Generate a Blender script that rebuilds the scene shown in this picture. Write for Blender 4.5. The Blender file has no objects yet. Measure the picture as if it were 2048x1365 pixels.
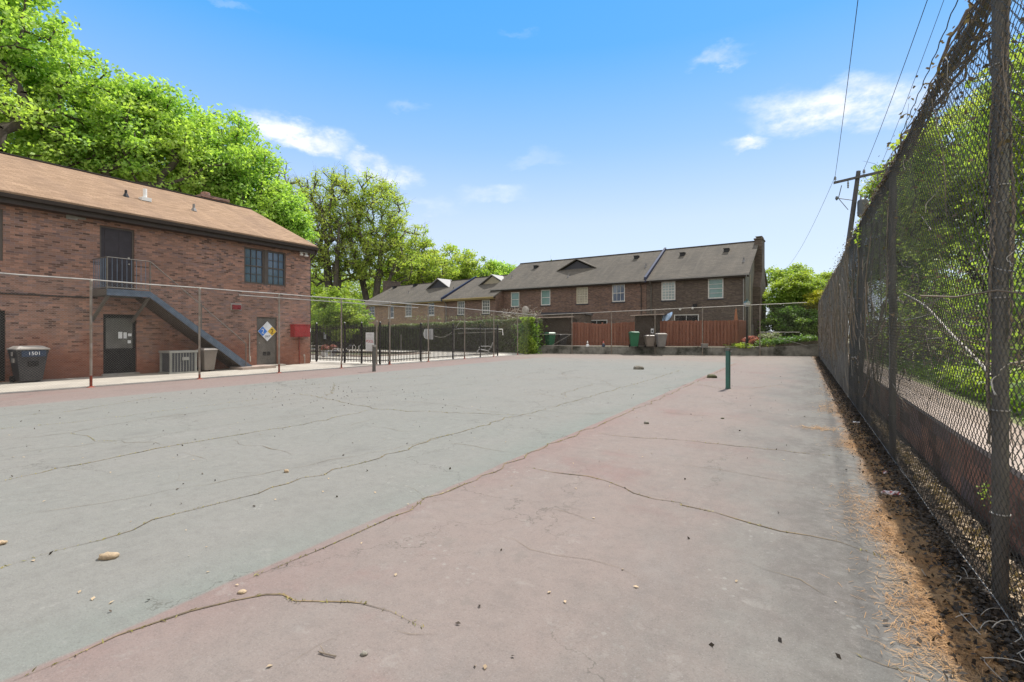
import bpy, math, random
import numpy as np
from mathutils import Vector, Matrix
R = math.radians
rng = np.random.default_rng(7)
random.seed(7)
SC = bpy.context.scene
COL = SC.collection

# ------------------------------------------------------------------ camera
EYE = 1.55
YAW = R(30.66)
cam_d = bpy.data.cameras.new("camera"); cam = bpy.data.objects.new("camera", cam_d); COL.objects.link(cam)
cam.location = (0, 0, EYE)
cam.rotation_euler = (R(90), 0, YAW)
cam_d.sensor_width = 36; cam_d.lens = 980 / 2048 * 36
cam_d.shift_y = -15.5 / 2048
cam_d.clip_start = 0.05; cam_d.clip_end = 3000
SC.camera = cam
# ------------------------------------------------------------------ light and exposure
SUN_EL, SUN_AZ = 56.0, 7.0         # azimuth measured from +Y towards +X
SKY_STRENGTH = 0.15
SC.view_settings.view_transform = 'Standard'; SC.view_settings.look = 'None'
SC.view_settings.gamma = 1.0; SC.view_settings.exposure = 0.62
sun_d = bpy.data.lights.new("sun", 'SUN'); sun = bpy.data.objects.new("sun", sun_d); COL.objects.link(sun)
sun_d.energy = 4.2; sun_d.angle = R(0.53); sun_d.color = (1.0, 0.95, 0.88)
sv = Vector((math.cos(R(SUN_EL)) * math.sin(R(SUN_AZ)), math.cos(R(SUN_EL)) * math.cos(R(SUN_AZ)), math.sin(R(SUN_EL))))
sun.rotation_euler = sv.to_track_quat('Z', 'Y').to_euler()
sun.location = (0, 20, 60)

c30, s30 = math.cos(YAW), math.sin(YAW)
cR = Vector((c30, s30, 0)); cF = Vector((-s30, c30, 0)); CAM = Vector((0, 0, EYE))
def ray(x, y): return cF + cR * ((x - 1024) / 980) + Vector((0, 0, (667 - y) / 980))
def G(x, y, z=0.0):
    d = ray(x, y); return CAM + d * ((z - EYE) / d.z)
def AD(x, y, dep): return CAM + ray(x, y) * dep
def onX(x, y, X):
    d = ray(x, y); return CAM + d * (X / d.x)
def on_line(x, y, P, Q):
    d = ray(x, y); n = Vector((-(Q[1] - P[1]), Q[0] - P[0], 0)); Pv = Vector((P[0], P[1], EYE))
    return CAM + d * (n.dot(Pv - CAM) / n.dot(d))

# ------------------------------------------------------------------ node helpers
class NT:
    def __init__(s, nt): s.t = nt; nt.nodes.clear()
    def n(s, typ, ins=None, **kw):
        nd = s.t.nodes.new(typ)
        for k, v in kw.items(): setattr(nd, k, v)
        for k, v in (ins or {}).items():
            if hasattr(v, 'is_output'): s.t.links.new(v, nd.inputs[k])
            else: nd.inputs[k].default_value = v
        return nd
    def math(s, op, a, b=0.0, c=None, clamp=False):
        nd = s.t.nodes.new('ShaderNodeMath'); nd.operation = op; nd.use_clamp = clamp
        for i, v in enumerate((a, b, c)):
            if v is None: continue
            if hasattr(v, 'is_output'): s.t.links.new(v, nd.inputs[i])
            else: nd.inputs[i].default_value = v
        return nd.outputs[0]
    def ramp(s, f, a, b, lo=0.0, hi=1.0, smooth=True):
        nd = s.n('ShaderNodeMapRange', {0: f, 1: a, 2: b, 3: lo, 4: hi}); nd.interpolation_type = 'SMOOTHSTEP' if smooth else 'LINEAR'
        return nd.outputs[0]
    def mix(s, f, a, b, mode='MIX'):
        nd = s.t.nodes.new('ShaderNodeMix'); nd.data_type = 'RGBA'; nd.blend_type = mode
        for k, v in ((0, f), (6, a), (7, b)):
            if hasattr(v, 'is_output'): s.t.links.new(v, nd.inputs[k])
            elif k == 0: nd.inputs[k].default_value = v
            else: nd.inputs[k].default_value = (*v, 1) if len(v) == 3 else v
        return nd.outputs[2]
    def noise(s, vec, scale, detail=3, rough=0.55, dist=0.0):
        return s.n('ShaderNodeTexNoise', {'Vector': vec, 'Scale': scale, 'Detail': detail, 'Roughness': rough, 'Distortion': dist}).outputs['Fac']
    def mapv(s, vec, scale=(1, 1, 1), loc=(0, 0, 0), rot=(0, 0, 0)):
        return s.n('ShaderNodeMapping', {'Vector': vec, 'Scale': scale, 'Location': loc, 'Rotation': rot}).outputs[0]

def newmat(name):
    m = bpy.data.materials.new(name); m.use_nodes = True
    t = NT(m.node_tree)
    out = t.n('ShaderNodeOutputMaterial'); b = t.n('ShaderNodeBsdfPrincipled')
    t.t.links.new(b.outputs[0], out.inputs[0])
    return m, t, b, out
def link(t, a, b): t.t.links.new(a, b)
def simple(name, col, rough=0.7, metal=0.0, var=0.25, scale=4.0, col2=None, bump=0.0, spec=0.4, bscale=None, stretch=(1, 1, 1)):
    m, t, b, out = newmat(name)
    co = t.n('ShaderNodeTexCoord').outputs['Object']
    v = t.mapv(co, stretch)
    f = t.ramp(t.noise(v, scale, 5, 0.62), 0.35, 0.68)
    c2 = col2 or tuple(c * (1 - var) for c in col)
    f2 = t.ramp(t.noise(v, scale * 7, 3, 0.6), 0.3, 0.7, 0.0, 0.5)
    link(t, t.mix(f2, t.mix(f, col, c2), tuple(c * (1 - var * .6) for c in col)), b.inputs['Base Color'])
    b.inputs['Roughness'].default_value = rough; b.inputs['Metallic'].default_value = metal
    b.inputs['Specular IOR Level'].default_value = spec
    if bump:
        bn = t.n('ShaderNodeBump', {'Height': t.noise(v, bscale or scale * 9, 4), 'Strength': bump, 'Distance': 0.02})
        link(t, bn.outputs[0], b.inputs['Normal'])
    return m
def brick_mat(name, c1, c2, mortar, dark=(0.05, 0.035, 0.035), darkamt=0.5, stain=None, bw=0.20, rh=0.068, stain_h=0.0, rough=0.85):
    m, t, b, out = newmat(name)
    uv = t.n('ShaderNodeTexCoord').outputs['UV']
    br = t.n('ShaderNodeTexBrick', {'Vector': uv, 'Color1': (*c1, 1), 'Color2': (*c2, 1), 'Mortar': (*mortar, 1), 'Scale': 1.0,
             'Mortar Size': 0.006, 'Mortar Smooth': 0.2, 'Bias': 0.0, 'Brick Width': bw, 'Row Height': rh})
    br.offset = 0.5
    s3 = t.n('ShaderNodeSeparateXYZ', {0: uv}); row = t.math('FLOOR', t.math('DIVIDE', s3.outputs[1], rh))
    sh = t.math('MULTIPLY', t.math('SUBTRACT', 1.0, t.math('FLOORED_MODULO', row, 2.0)), 0.5)
    colm = t.math('FLOOR', t.math('ADD', t.math('DIVIDE', s3.outputs[0], bw), sh))
    vm = t.n('ShaderNodeCombineXYZ', {0: colm, 1: row}).outputs[0]
    wn = t.n('ShaderNodeTexWhiteNoise', {'Vector': vm}); wn.noise_dimensions = '2D'
    wv = wn.outputs['Value']
    cl = t.noise(t.mapv(uv, (0.8, 1.6, 1)), 1.3, 4, 0.6)
    cl = t.noise(t.mapv(uv, (1.4, 9.0, 1)), 1.0, 3, 0.6)
    th = t.math('ADD', t.math('MULTIPLY', wv, .8), t.math('MULTIPLY', cl, 0.95))
    dm = t.math('MULTIPLY', t.ramp(th, 1.02, 1.16), darkamt)
    fac = t.math('SUBTRACT', 1.0, br.outputs['Fac'])
    c = t.mix(t.math('MULTIPLY', dm, fac), br.outputs['Color'], dark)
    wc = wn.outputs['Color']
    v2 = t.n('ShaderNodeSeparateColor', {0: wc}).outputs[1]
    c = t.mix(t.math('MULTIPLY', t.ramp(v2, 0.55, 1.0), 0.6), c, tuple(x * 1.45 + .012 for x in c1))
    c = t.mix(t.math('MULTIPLY', t.ramp(v2, 0.35, 0.0), 0.55), c, (c1[0] * .72, c1[0] * .55, c1[0] * .56))
    big = t.ramp(t.noise(t.mapv(uv, (0.35, 0.5, 1)), 1.1, 5, 0.6), 0.35, 0.7)
    c = t.mix(t.math('MULTIPLY', big, 0.35), c, tuple(x * 0.62 for x in c2))
    # pale weathering bloom
    bl = t.ramp(t.noise(t.mapv(uv, (0.6, 1.3, 1), (7, 3, 0)), 2.1, 6, 0.7), 0.52, 0.75)
    c = t.mix(t.math('MULTIPLY', bl, 0.25), c, (0.20, 0.165, 0.15))
    if stain:
        z = t.n('ShaderNodeSeparateXYZ', {0: uv}).outputs[1]
        zz = t.math('ADD', z, t.math('MULTIPLY', t.noise(t.mapv(uv, (1, 0.6, 1)), 1.1, 4), -3.4))
        c = t.mix(t.math('MULTIPLY', t.ramp(zz, 0.1, -1.3), 0.7), c, stain)
    gr = t.ramp(t.noise(t.mapv(uv, (1, 1.6, 1)), 24.0, 3, 0.7), 0.3, 0.7)
    c = t.mix(t.math('MULTIPLY', gr, 0.35), c, tuple(x * 0.6 for x in c2))
    stk = t.ramp(t.noise(t.mapv(uv, (2.2, 0.12, 1), (3, 1, 0)), 1.0, 4, 0.6), 0.55, 0.72)
    c = t.mix(t.math('MULTIPLY', stk, 0.22), c, tuple(x * 0.45 for x in c2))
    link(t, c, b.inputs['Base Color']); b.inputs['Roughness'].default_value = rough
    bn = t.n('ShaderNodeBump', {'Height': t.math('ADD', fac, t.math('MULTIPLY', wv, 0.3)), 'Strength': 0.5, 'Distance': 0.008})
    link(t, bn.outputs[0], b.inputs['Normal']); b.inputs['Specular IOR Level'].default_value = 0.25
    return m
def leaf_mat(name, c1, c2, c3=None, trans=0.45, rough=0.55, clump=0.35):
    m, t, b, out = newmat(name)
    a = t.n('ShaderNodeAttribute', attribute_name='rnd').outputs['Fac']
    co = t.n('ShaderNodeTexCoord').outputs['Object']
    f = t.ramp(t.noise(co, clump, 3, 0.6), 0.35, 0.65)
    c = t.mix(a, c1, c2)
    c = t.mix(t.math('MULTIPLY', f, 0.6), c, c3 or c2)
    link(t, c, b.inputs['Base Color']); b.inputs['Roughness'].default_value = rough; b.inputs['Specular IOR Level'].default_value = 0.3
    tr = t.n('ShaderNodeBsdfTranslucent')
    link(t, t.mix(1.0, c, (1.3, 1.35, 0.5), 'MULTIPLY'), tr.inputs[0])
    mx = t.n('ShaderNodeMixShader', {0: trans, 1: b.outputs[0], 2: tr.outputs[0]})
    link(t, mx.outputs[0], out.inputs[0])
    return m

# ------------------------------------------------------------------ mesh helpers
def tag(o, label=None, cat=None, group=None, kind=None):
    if label: o['label'] = label
    if cat: o['category'] = cat
    if group: o['group'] = group
    if kind: o['kind'] = kind
    return o
def empty(name, loc=(0, 0, 0), rz=0.0, label=None, cat=None, group=None):
    o = bpy.data.objects.new(name, None); COL.objects.link(o); o.empty_display_size = 0.2
    o.location = loc; o.rotation_euler = (0, 0, rz)
    return tag(o, label, cat, group)
def copy_tree(o, parent=None):
    c = o.copy(); COL.objects.link(c); c.parent = parent
    if parent is not None: c.matrix_parent_inverse = o.matrix_parent_inverse.copy()
    for ch in o.children: copy_tree(ch, c)
    return c

class MB:
    """collects polygons, then builds ONE mesh object with metre-scaled UVs"""
    def __init__(s): s.v = []; s.f = []; s.mi = []
    def poly(s, pts, mi=0):
        i = len(s.v); s.v.extend([tuple(p) for p in pts]); s.f.append(list(range(i, i + len(pts)))); s.mi.append(mi); return s
    def box(s, x0, y0, z0, x1, y1, z1, mi=0, M=None):
        P = [Vector(p) for p in ((x0, y0, z0), (x1, y0, z0), (x1, y1, z0), (x0, y1, z0), (x0, y0, z1), (x1, y0, z1), (x1, y1, z1), (x0, y1, z1))]
        if M is not None: P = [M @ p for p in P]
        for q in ((0, 3, 2, 1), (4, 5, 6, 7), (0, 1, 5, 4), (1, 2, 6, 5), (2, 3, 7, 6), (3, 0, 4, 7)): s.poly([P[k] for k in q], mi)
        return s
    def frustum(s, c, w0, d0, w1, d1, z0, z1, mi=0, sh=(0, 0)):
        a = [(c[0] - w0 / 2, c[1] - d0 / 2, z0), (c[0] + w0 / 2, c[1] - d0 / 2, z0), (c[0] + w0 / 2, c[1] + d0 / 2, z0), (c[0] - w0 / 2, c[1] + d0 / 2, z0)]
        e = [(c[0] + sh[0] - w1 / 2, c[1] + sh[1] - d1 / 2, z1), (c[0] + sh[0] + w1 / 2, c[1] + sh[1] - d1 / 2, z1), (c[0] + sh[0] + w1 / 2, c[1] + sh[1] + d1 / 2, z1), (c[0] + sh[0] - w1 / 2, c[1] + sh[1] + d1 / 2, z1)]
        s.poly(a[::-1], mi); s.poly(e, mi)
        for k in range(4): s.poly([a[k], a[(k + 1) % 4], e[(k + 1) % 4], e[k]], mi)
        return s
    def tube(s, p, q, r0, r1=None, n=8, mi=0, caps=True):
        r1 = r0 if r1 is None else r1
        p = Vector(p); q = Vector(q); d = (q - p)
        if d.length < 1e-6: return s
        d.normalize(); a = d.orthogonal().normalized(); b = d.cross(a)
        A = [p + (a * math.cos(2 * math.pi * k / n) + b * math.sin(2 * math.pi * k / n)) * r0 for k in range(n)]
        B = [q + (a * math.cos(2 * math.pi * k / n) + b * math.sin(2 * math.pi * k / n)) * r1 for k in range(n)]
        for k in range(n): s.poly([A[k], A[(k + 1) % n], B[(k + 1) % n], B[k]], mi)
        if caps: s.poly(A[::-1], mi); s.poly(B, mi)
        return s
    def path(s, pts, r, n=6, mi=0):
        for a, b in zip(pts[:-1], pts[1:]): s.tube(a, b, r, r, n, mi)
        return s
    def lathe(s, c, prof, n=12, mi=0):
        rings = [[(c[0] + r * math.cos(2 * math.pi * k / n), c[1] + r * math.sin(2 * math.pi * k / n), c[2] + z) for k in range(n)] for r, z in prof]
        for A, B in zip(rings[:-1], rings[1:]):
            for k in range(n): s.poly([A[k], A[(k + 1) % n], B[(k + 1) % n], B[k]], mi)
        s.poly(rings[0][::-1], mi); s.poly(rings[-1], mi)
        return s
    def prism(s, pts, d, mi=0):
        """extrude a polygon (list of 3D points) by vector d"""
        d = Vector(d); A = [Vector(p) for p in pts]; B = [p + d for p in A]; n = len(A)
        s.poly(A[::-1], mi); s.poly(B, mi)
        for k in range(n): s.poly([A[k], A[(k + 1) % n], B[(k + 1) % n], B[k]], mi)
        return s
    def build(s, name, mats, parent=None, loc=None, rz=None, smooth=False, recalc=True):
        me = bpy.data.meshes.new(name); me.from_pydata(s.v, [], s.f)
        if not isinstance(mats, (list, tuple)): mats = [mats]
        for m in mats: me.materials.append(m)
        me.polygons.foreach_set('material_index', s.mi)
        if recalc:
            import bmesh
            bm = bmesh.new(); bm.from_mesh(me)
            if smooth: bmesh.ops.remove_doubles(bm, verts=bm.verts, dist=1e-5)
            bmesh.ops.recalc_face_normals(bm, faces=bm.faces); bm.to_mesh(me); bm.free()
        uvl = me.uv_layers.new(name='UVMap'); Z = Vector((0, 0, 1)); vs = me.vertices
        for p in me.polygons:
            nrm = p.normal
            if abs(nrm.z) > 0.97 or nrm.length < .5: tx, ty = Vector((1, 0, 0)), Vector((0, 1, 0))
            else: tx = Z.cross(nrm).normalized(); ty = nrm.cross(tx)
            for li in p.loop_indices:
                co = vs[me.loops[li].vertex_index].co; uvl.data[li].uv = (co.dot(tx), co.dot(ty))
        if smooth: me.polygons.foreach_set('use_smooth', [True] * len(me.polygons))
        o = bpy.data.objects.new(name, me); COL.objects.link(o)
        if parent is not None: o.parent = parent
        if loc is not None: o.location = loc
        if rz is not None: o.rotation_euler = (0, 0, rz)
        return o

def np_mesh(name, V, Q, mat, parent=None, rnd=None, k=4, smooth=False):
    """V (N,3), Q (M,k) faces -> one mesh object, optional per-face random attribute 'rnd'"""
    me = bpy.data.meshes.new(name); V = np.ascontiguousarray(V, dtype=np.float32); Q = np.ascontiguousarray(Q, dtype=np.int32)
    me.vertices.add(len(V)); me.vertices.foreach_set('co', V.ravel())
    me.loops.add(Q.size); me.loops.foreach_set('vertex_index', Q.ravel())
    me.polygons.add(len(Q)); me.polygons.foreach_set('loop_start', np.arange(0, Q.size, k, dtype=np.int32))
    me.update(calc_edges=True)
    if rnd is not None:
        a = me.attributes.new('rnd', 'FLOAT', 'FACE'); a.data.foreach_set('value', np.asarray(rnd, dtype=np.float32))
    if smooth: me.polygons.foreach_set('use_smooth', np.ones(len(Q), dtype=bool))
    me.materials.append(mat)
    o = bpy.data.objects.new(name, me); COL.objects.link(o)
    if parent is not None: o.parent = parent
    return o
def leaf_arrays(C, size, r, up=0.5, aspect=1.7):
    """C (N,3) centres -> folded rhombus leaves"""
    N = len(C); nrm = r.normal(size=(N, 3)); nrm[:, 2] = nrm[:, 2] + up * 2; nrm /= np.linalg.norm(nrm, axis=1)[:, None]
    t = r.normal(size=(N, 3)); t -= (t * nrm).sum(1)[:, None] * nrm; t /= np.linalg.norm(t, axis=1)[:, None] + 1e-9
    b = np.cross(nrm, t); sz = size * r.uniform(0.6, 1.35, size=(N, 1)); L = sz * .5 * math.sqrt(aspect); W = sz * .5 / math.sqrt(aspect)
    P = np.stack([C - t * L, C + b * W + nrm * sz * .12, C + t * L, C - b * W + nrm * sz * .12], axis=1).reshape(-1, 3)
    return P, np.arange(4 * N).reshape(N, 4)
def leaves(name, C, size, mat, parent=None, up=0.5, seed=1, aspect=1.7):
    r = np.random.default_rng(seed); P, Q = leaf_arrays(np.asarray(C), size, r, up, aspect)
    return np_mesh(name, P, Q, mat, parent, rnd=r.uniform(0, 1, len(Q)))
def tubes(name, lines, radii, mat, parent=None, n=4, smooth=True):
    """lines: list of (k,3) arrays; radii: scalar or per line (k,) arrays; ONE mesh"""
    Vs, Qs, off = [], [], 0
    ang = np.arange(n) * 2 * math.pi / n
    for L, r in zip(lines, radii):
        L = np.asarray(L, float); k = len(L)
        d = np.gradient(L, axis=0); d /= np.linalg.norm(d, axis=1)[:, None] + 1e-9
        ref = np.array([0.31, 0.17, 0.93]) if abs(d[:, 2]).mean() < 0.8 else np.array([1.0, 0.2, 0.1])
        a = np.cross(d, ref); a /= np.linalg.norm(a, axis=1)[:, None] + 1e-9; b = np.cross(d, a)
        r = np.broadcast_to(np.asarray(r, float), (k,))
        V = L[:, None, :] + (a[:, None, :] * np.cos(ang)[None, :, None] + b[:, None, :] * np.sin(ang)[None, :, None]) * r[:, None, None]
        idx = np.arange(k * n).reshape(k, n) + off; nx = np.roll(idx, -1, axis=1)
        Q = np.stack([idx[:-1], nx[:-1], nx[1:], idx[1:]], axis=-1).reshape(-1, 4)
        Vs.append(V.reshape(-1, 3)); Qs.append(Q); off += k * n
    return np_mesh(name, np.concatenate(Vs), np.concatenate(Qs), mat, parent, smooth=smooth)

def text_obj(name, body, size, mat, parent, M, extrude=0.003, align='CENTER'):
    cu = bpy.data.curves.new(name, 'FONT'); cu.body = body; cu.size = size; cu.extrude = extrude; cu.align_x = align; cu.align_y = 'CENTER'
    tmp = bpy.data.objects.new(name + "_tmp", cu); COL.objects.link(tmp)
    dg = bpy.context.evaluated_depsgraph_get(); me = bpy.data.meshes.new_from_object(tmp.evaluated_get(dg))
    bpy.data.objects.remove(tmp); me.name = name; me.materials.clear(); me.materials.append(mat); me.transform(M)
    o = bpy.data.objects.new(name, me); COL.objects.link(o); o.parent = parent
    return o

# ------------------------------------------------------------------ sky
def build_world():
    w = bpy.data.worlds.new("World"); SC.world = w; w.use_nodes = True; t = NT(w.node_tree)
    out = t.n('ShaderNodeOutputWorld'); bg = t.n('ShaderNodeBackground', {'Strength': SKY_STRENGTH})
    sky = t.n('ShaderNodeTexSky'); sky.sky_type = 'NISHITA'; sky.sun_disc = False
    sky.sun_elevation = R(SUN_EL); sky.sun_rotation = R(SUN_AZ); sky.air_density = 1.0; sky.dust_density = 0.6; sky.ozone_density = 2.5
    d = t.n('ShaderNodeTexCoord').outputs['Generated']
    nd = t.n('ShaderNodeTexNoise', {'Vector': t.mapv(d, (1, 1, 2.2)), 'Scale': 9.0, 'Detail': 6.0, 'Roughness': 0.62})
    off = t.n('ShaderNodeVectorMath', {0: nd.outputs['Color'], 1: (0.5, 0.5, 0.5)}, operation='SUBTRACT').outputs[0]
    d2 = t.n('ShaderNodeVectorMath', {0: off, 1: (0.11, 0.11, 0.085), 2: d}, operation='MULTIPLY_ADD').outputs[0]
    sp = t.n('ShaderNodeSeparateXYZ', {0: d2})
    az = t.math('ARCTAN2', sp.outputs[0], sp.outputs[1]); el = t.math('ARCSINE', sp.outputs[2])
    tot = None
    # clouds: pixel-free angular positions (azimuth, elevation, half width, half height, strength, tilt) in radians
    for (az0, el0, hw, hh, st, tl) in CLOUDS:
        a = t.math('SUBTRACT', az, az0); e = t.math('SUBTRACT', el, el0)
        ca, sa = math.cos(tl), math.sin(tl)
        u = t.math('ADD', t.math('MULTIPLY', a, ca / hw), t.math('MULTIPLY', e, sa / hw))
        v = t.math('ADD', t.math('MULTIPLY', e, ca / hh), t.math('MULTIPLY', a, -sa / hh))
        # flatter base: scale v below centre
        v = t.math('MAXIMUM', v, t.math('MULTIPLY', v, -1.25))
        rr = t.math('SQRT', t.math('ADD', t.math('MULTIPLY', u, u), t.math('MULTIPLY', v, v)))
        m = t.ramp(rr, 1.3, 0.30, 0.0, st)
        tot = m if tot is None else t.math('MAXIMUM', tot, m)
    fine = t.noise(t.mapv(d, (1, 1, 1.8)), 16.0, 7, 0.65)
    den = t.math('MULTIPLY', tot, t.ramp(fine, 0.28, 0.66, 0.12, 1.0), clamp=True)
    # the air itself: deep blue aloft, milky towards the horizon, laid over the physical sky
    z0 = t.n('ShaderNodeSeparateXYZ', {0: d}).outputs[2]
    cr = t.n('ShaderNodeValToRGB', {0: z0}); el_ = cr.color_ramp.elements
    stops = [(0.0, (3.5, 3.9, 4.3)), (.068, (3.3, 3.8, 4.4)), (.216, (2.75, 3.4, 4.4)), (.35, (1.43, 2.60, 4.4)), (.50, (.42, 1.95, 4.35)), (.60, (.26, 1.8, 4.3)), (1.0, (.35, 1.5, 3.6))]
    while len(el_) < len(stops): el_.new(0.5)
    for e_, (p_, c_) in zip(el_, stops): e_.position = p_; e_.color = (*c_, 1)
    base = t.mix(0.10, cr.outputs[0], sky.outputs[0])
    shade = t.ramp(t.noise(t.mapv(d, (1, 1, 2.5), (0, 0, 0.04)), 11.0, 4), 0.35, 0.65)
    cc = t.mix(shade, (4.3, 4.5, 4.9), (5.6, 5.5, 5.4))
    # added unseen bright clouds overhead and behind the camera, as ambient fill light
    rot = t.n('ShaderNodeSeparateXYZ', {0: t.mapv(d, rot=(0, 0, -YAW))})
    back = t.ramp(t.math('SUBTRACT', t.math('MULTIPLY', z0, 0.9), rot.outputs[1]), 0.42, 0.62)
    cover = t.math('MULTIPLY', t.math('MULTIPLY', back, t.ramp(t.noise(t.mapv(d, (1, 1, 1.4)), 2.3, 6, 0.6), 0.30, 0.52)), t.ramp(z0, 0.0, 0.10))
    base = t.mix(cover, base, (6.6, 6.2, 5.7))
    col = t.mix(den, base, cc)
    link(t, col, bg.inputs[0]); link(t, bg.outputs[0], out.inputs[0])
def _dir(x, y):
    d = ray(x, y).normalized(); return math.atan2(d.x, d.y), math.asin(d.z)
CLOUDS = []
for (cx, cy, hw, hh, st, tl) in ((600, 272, 110, 36, 1.0, -0.16), (760, 342, 66, 30, 1.0, -0.2), (1432, 122, 55, 22, 0.42, 0), (1690, 218, 210, 56, 1.0, -0.05), (1610, 205, 150, 30, 0.5, -0.1),
                            (1488, 288, 52, 19, 0.75, 0), (985, 388, 78, 20, 0.3, 0.1), (820, 211, 40, 12, 0.16, 0), (1080, 321, 55, 14, 0.15, 0), (860, 415, 60, 14, 0.2, 0), (1030, 68, 35, 11, 0.12, 0), (470, 12, 50, 11, 0.12, 0)):
    a0, e0 = _dir(cx, cy); a1, _ = _dir(cx + hw, cy); _, e1 = _dir(cx, cy - hh)
    CLOUDS.append((a0, e0, abs(a1 - a0), abs(e1 - e0), st, tl))
build_world()
# ------------------------------------------------------------------ materials
M = {}
M['brick'] = brick_mat('red_brown_brick', (0.34, 0.185, 0.132), (0.235, 0.138, 0.107), (0.30, 0.24, 0.205), dark=(0.028, 0.02, 0.018), darkamt=0.75, stain=(0.24, 0.075, 0.038))
M['brick_town'] = brick_mat('brown_brick', (0.215, 0.130, 0.098), (0.140, 0.092, 0.074), (0.20, 0.17, 0.145), dark=(0.03, 0.02, 0.018), darkamt=0.5)
M['brick_dark'] = brick_mat('dark_brown_brick', (0.135, 0.104, 0.083), (0.098, 0.078, 0.064), (0.13, 0.112, 0.098), dark=(0.03, 0.022, 0.02), darkamt=0.4)
M['brick_tan'] = brick_mat('tan_brick', (0.33, 0.225, 0.145), (0.25, 0.165, 0.11), (0.29, 0.24, 0.19), darkamt=0.3)
M['block'] = brick_mat('stained_block', (0.42, 0.19, 0.12), (0.25, 0.13, 0.09), (0.15, 0.105, 0.085), dark=(0.03, 0.025, 0.022), darkamt=0.7, bw=0.40, rh=0.20)
def shingle(name, c1, c2, stain):
    m, t, b, out = newmat(name)
    uv = t.n('ShaderNodeTexCoord').outputs['UV']
    br = t.n('ShaderNodeTexBrick', {'Vector': uv, 'Color1': (*c1, 1), 'Color2': (*c2, 1), 'Mortar': (*[x * .62 for x in c2], 1), 'Scale': 1.0,
             'Mortar Size': 0.006, 'Mortar Smooth': 0.1, 'Brick Width': 0.30, 'Row Height': 0.14})
    f = t.ramp(t.noise(t.mapv(uv, (0.5, 0.16, 1)), 1.6, 5, 0.62), 0.38, 0.72)
    c = t.mix(t.math('MULTIPLY', f, 0.6), br.outputs['Color'], stain)
    rw_ = t.ramp(t.noise(t.mapv(uv, (0.25, 5.0, 1)), 1.0, 3, .6), 0.4, 0.65)
    c = t.mix(t.math('MULTIPLY', rw_, 0.30), c, tuple(x * 0.6 for x in c2))
    dr = t.ramp(t.noise(t.mapv(uv, (2.6, 0.12, 1), (2, 5, 0)), 1.0, 4, .6), 0.5, 0.75)
    c = t.mix(t.math('MULTIPLY', dr, 0.28), c, tuple(x * 1.3 for x in c1))
    g = t.ramp(t.noise(uv, 26, 3, 0.7), 0.3, 0.75)
    c = t.mix(t.math('MULTIPLY', g, 0.3), c, tuple(x * 0.55 for x in c2))
    link(t, c, b.inputs['Base Color']); b.inputs['Roughness'].default_value = 0.95; b.inputs['Specular IOR Level'].default_value = 0.15
    bn = t.n('ShaderNodeBump', {'Height': t.math('SUBTRACT', 1.0, br.outputs['Fac']), 'Strength': 0.6, 'Distance': 0.01}); link(t, bn.outputs[0], b.inputs['Normal'])
    return m
M['shingle_brown'] = shingle('brown_shingles', (0.36, 0.245, 0.16), (0.25, 0.165, 0.105), (0.20, 0.135, 0.095))
M['shingle_grey'] = shingle('grey_shingles', (0.150, 0.134, 0.112), (0.115, 0.104, 0.088), (0.072, 0.067, 0.060))
M['fascia'] = simple('dark_brown_paint', (0.045, 0.034, 0.028), 0.6)
M['fascia_grey'] = simple('grey_trim', (0.26, 0.25, 0.24), 0.6)
M['fascia_tan'] = simple('yellow_tan_trim', (0.42, 0.32, 0.14), 0.6)
M['black'] = simple('black_metal', (0.012, 0.012, 0.014), 0.4, 0.2)
M['slate'] = simple('dark_siding', (0.045, 0.045, 0.055), 0.7, stretch=(1, 1, 6), scale=2)
M['tan_siding'] = simple('tan_siding', (0.34, 0.30, 0.22), 0.7, stretch=(1, 1, 6), scale=2)
M['navy'] = simple('dark_blue_flashing', (0.02, 0.025, 0.06), 0.5)
M['door_dark'] = simple('dark_plum_door', (0.042, 0.034, 0.040), 0.5)
M['door_grey'] = simple('grey_brown_door', (0.13, 0.115, 0.10), 0.6)
M['frame_brown'] = simple('bronze_frame', (0.10, 0.082, 0.07), 0.5)
M['frame_white'] = simple('white_frame', (0.62, 0.61, 0.58), 0.5)
M['frame_cream'] = simple('cream_frame', (0.55, 0.50, 0.38), 0.5)
M['white'] = simple('white_paint', (0.72, 0.72, 0.70), 0.5, var=0.1)
M['steel_blue'] = simple('blue_grey_steel', (0.115, 0.15, 0.20), 0.45, 0.3, var=0.3, scale=6)
M['steel_dark'] = simple('brown_grey_steel', (0.13, 0.12, 0.105), 0.6, 0.1)
M['rail'] = simple('galvanised_rail', (0.38, 0.36, 0.33), 0.5, 0.35, var=0.35, scale=3)
M['post'] = simple('weathered_post', (0.30, 0.27, 0.235), 0.65, 0.15, var=0.4, scale=5, col2=(0.20, 0.14, 0.10))
M['wire'] = simple('galvanised_wire', (0.32, 0.30, 0.275), 0.5, 0.3, var=0.3)
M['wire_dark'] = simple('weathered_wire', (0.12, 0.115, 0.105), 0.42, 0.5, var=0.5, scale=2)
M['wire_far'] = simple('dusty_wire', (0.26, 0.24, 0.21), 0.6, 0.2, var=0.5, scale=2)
M['conc'] = simple('pale_concrete', (0.42, 0.385, 0.33), 0.85, var=0.28, scale=0.9, bump=0.3, bscale=40)
M['conc_wall'] = simple('mossy_concrete', (0.27, 0.26, 0.235), 0.9, var=0.8, scale=1.1, col2=(0.022, 0.024, 0.016), bump=0.6, bscale=18)
M['conc_cap'] = simple('dusty_cap', (0.40, 0.32, 0.27), 0.9, var=0.3, scale=2.5, bump=0.4)
M['bark'] = simple('brown_bark', (0.085, 0.07, 0.055), 0.9, var=0.5, scale=3, bump=0.7, bscale=14, stretch=(1, 1, .3))
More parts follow.
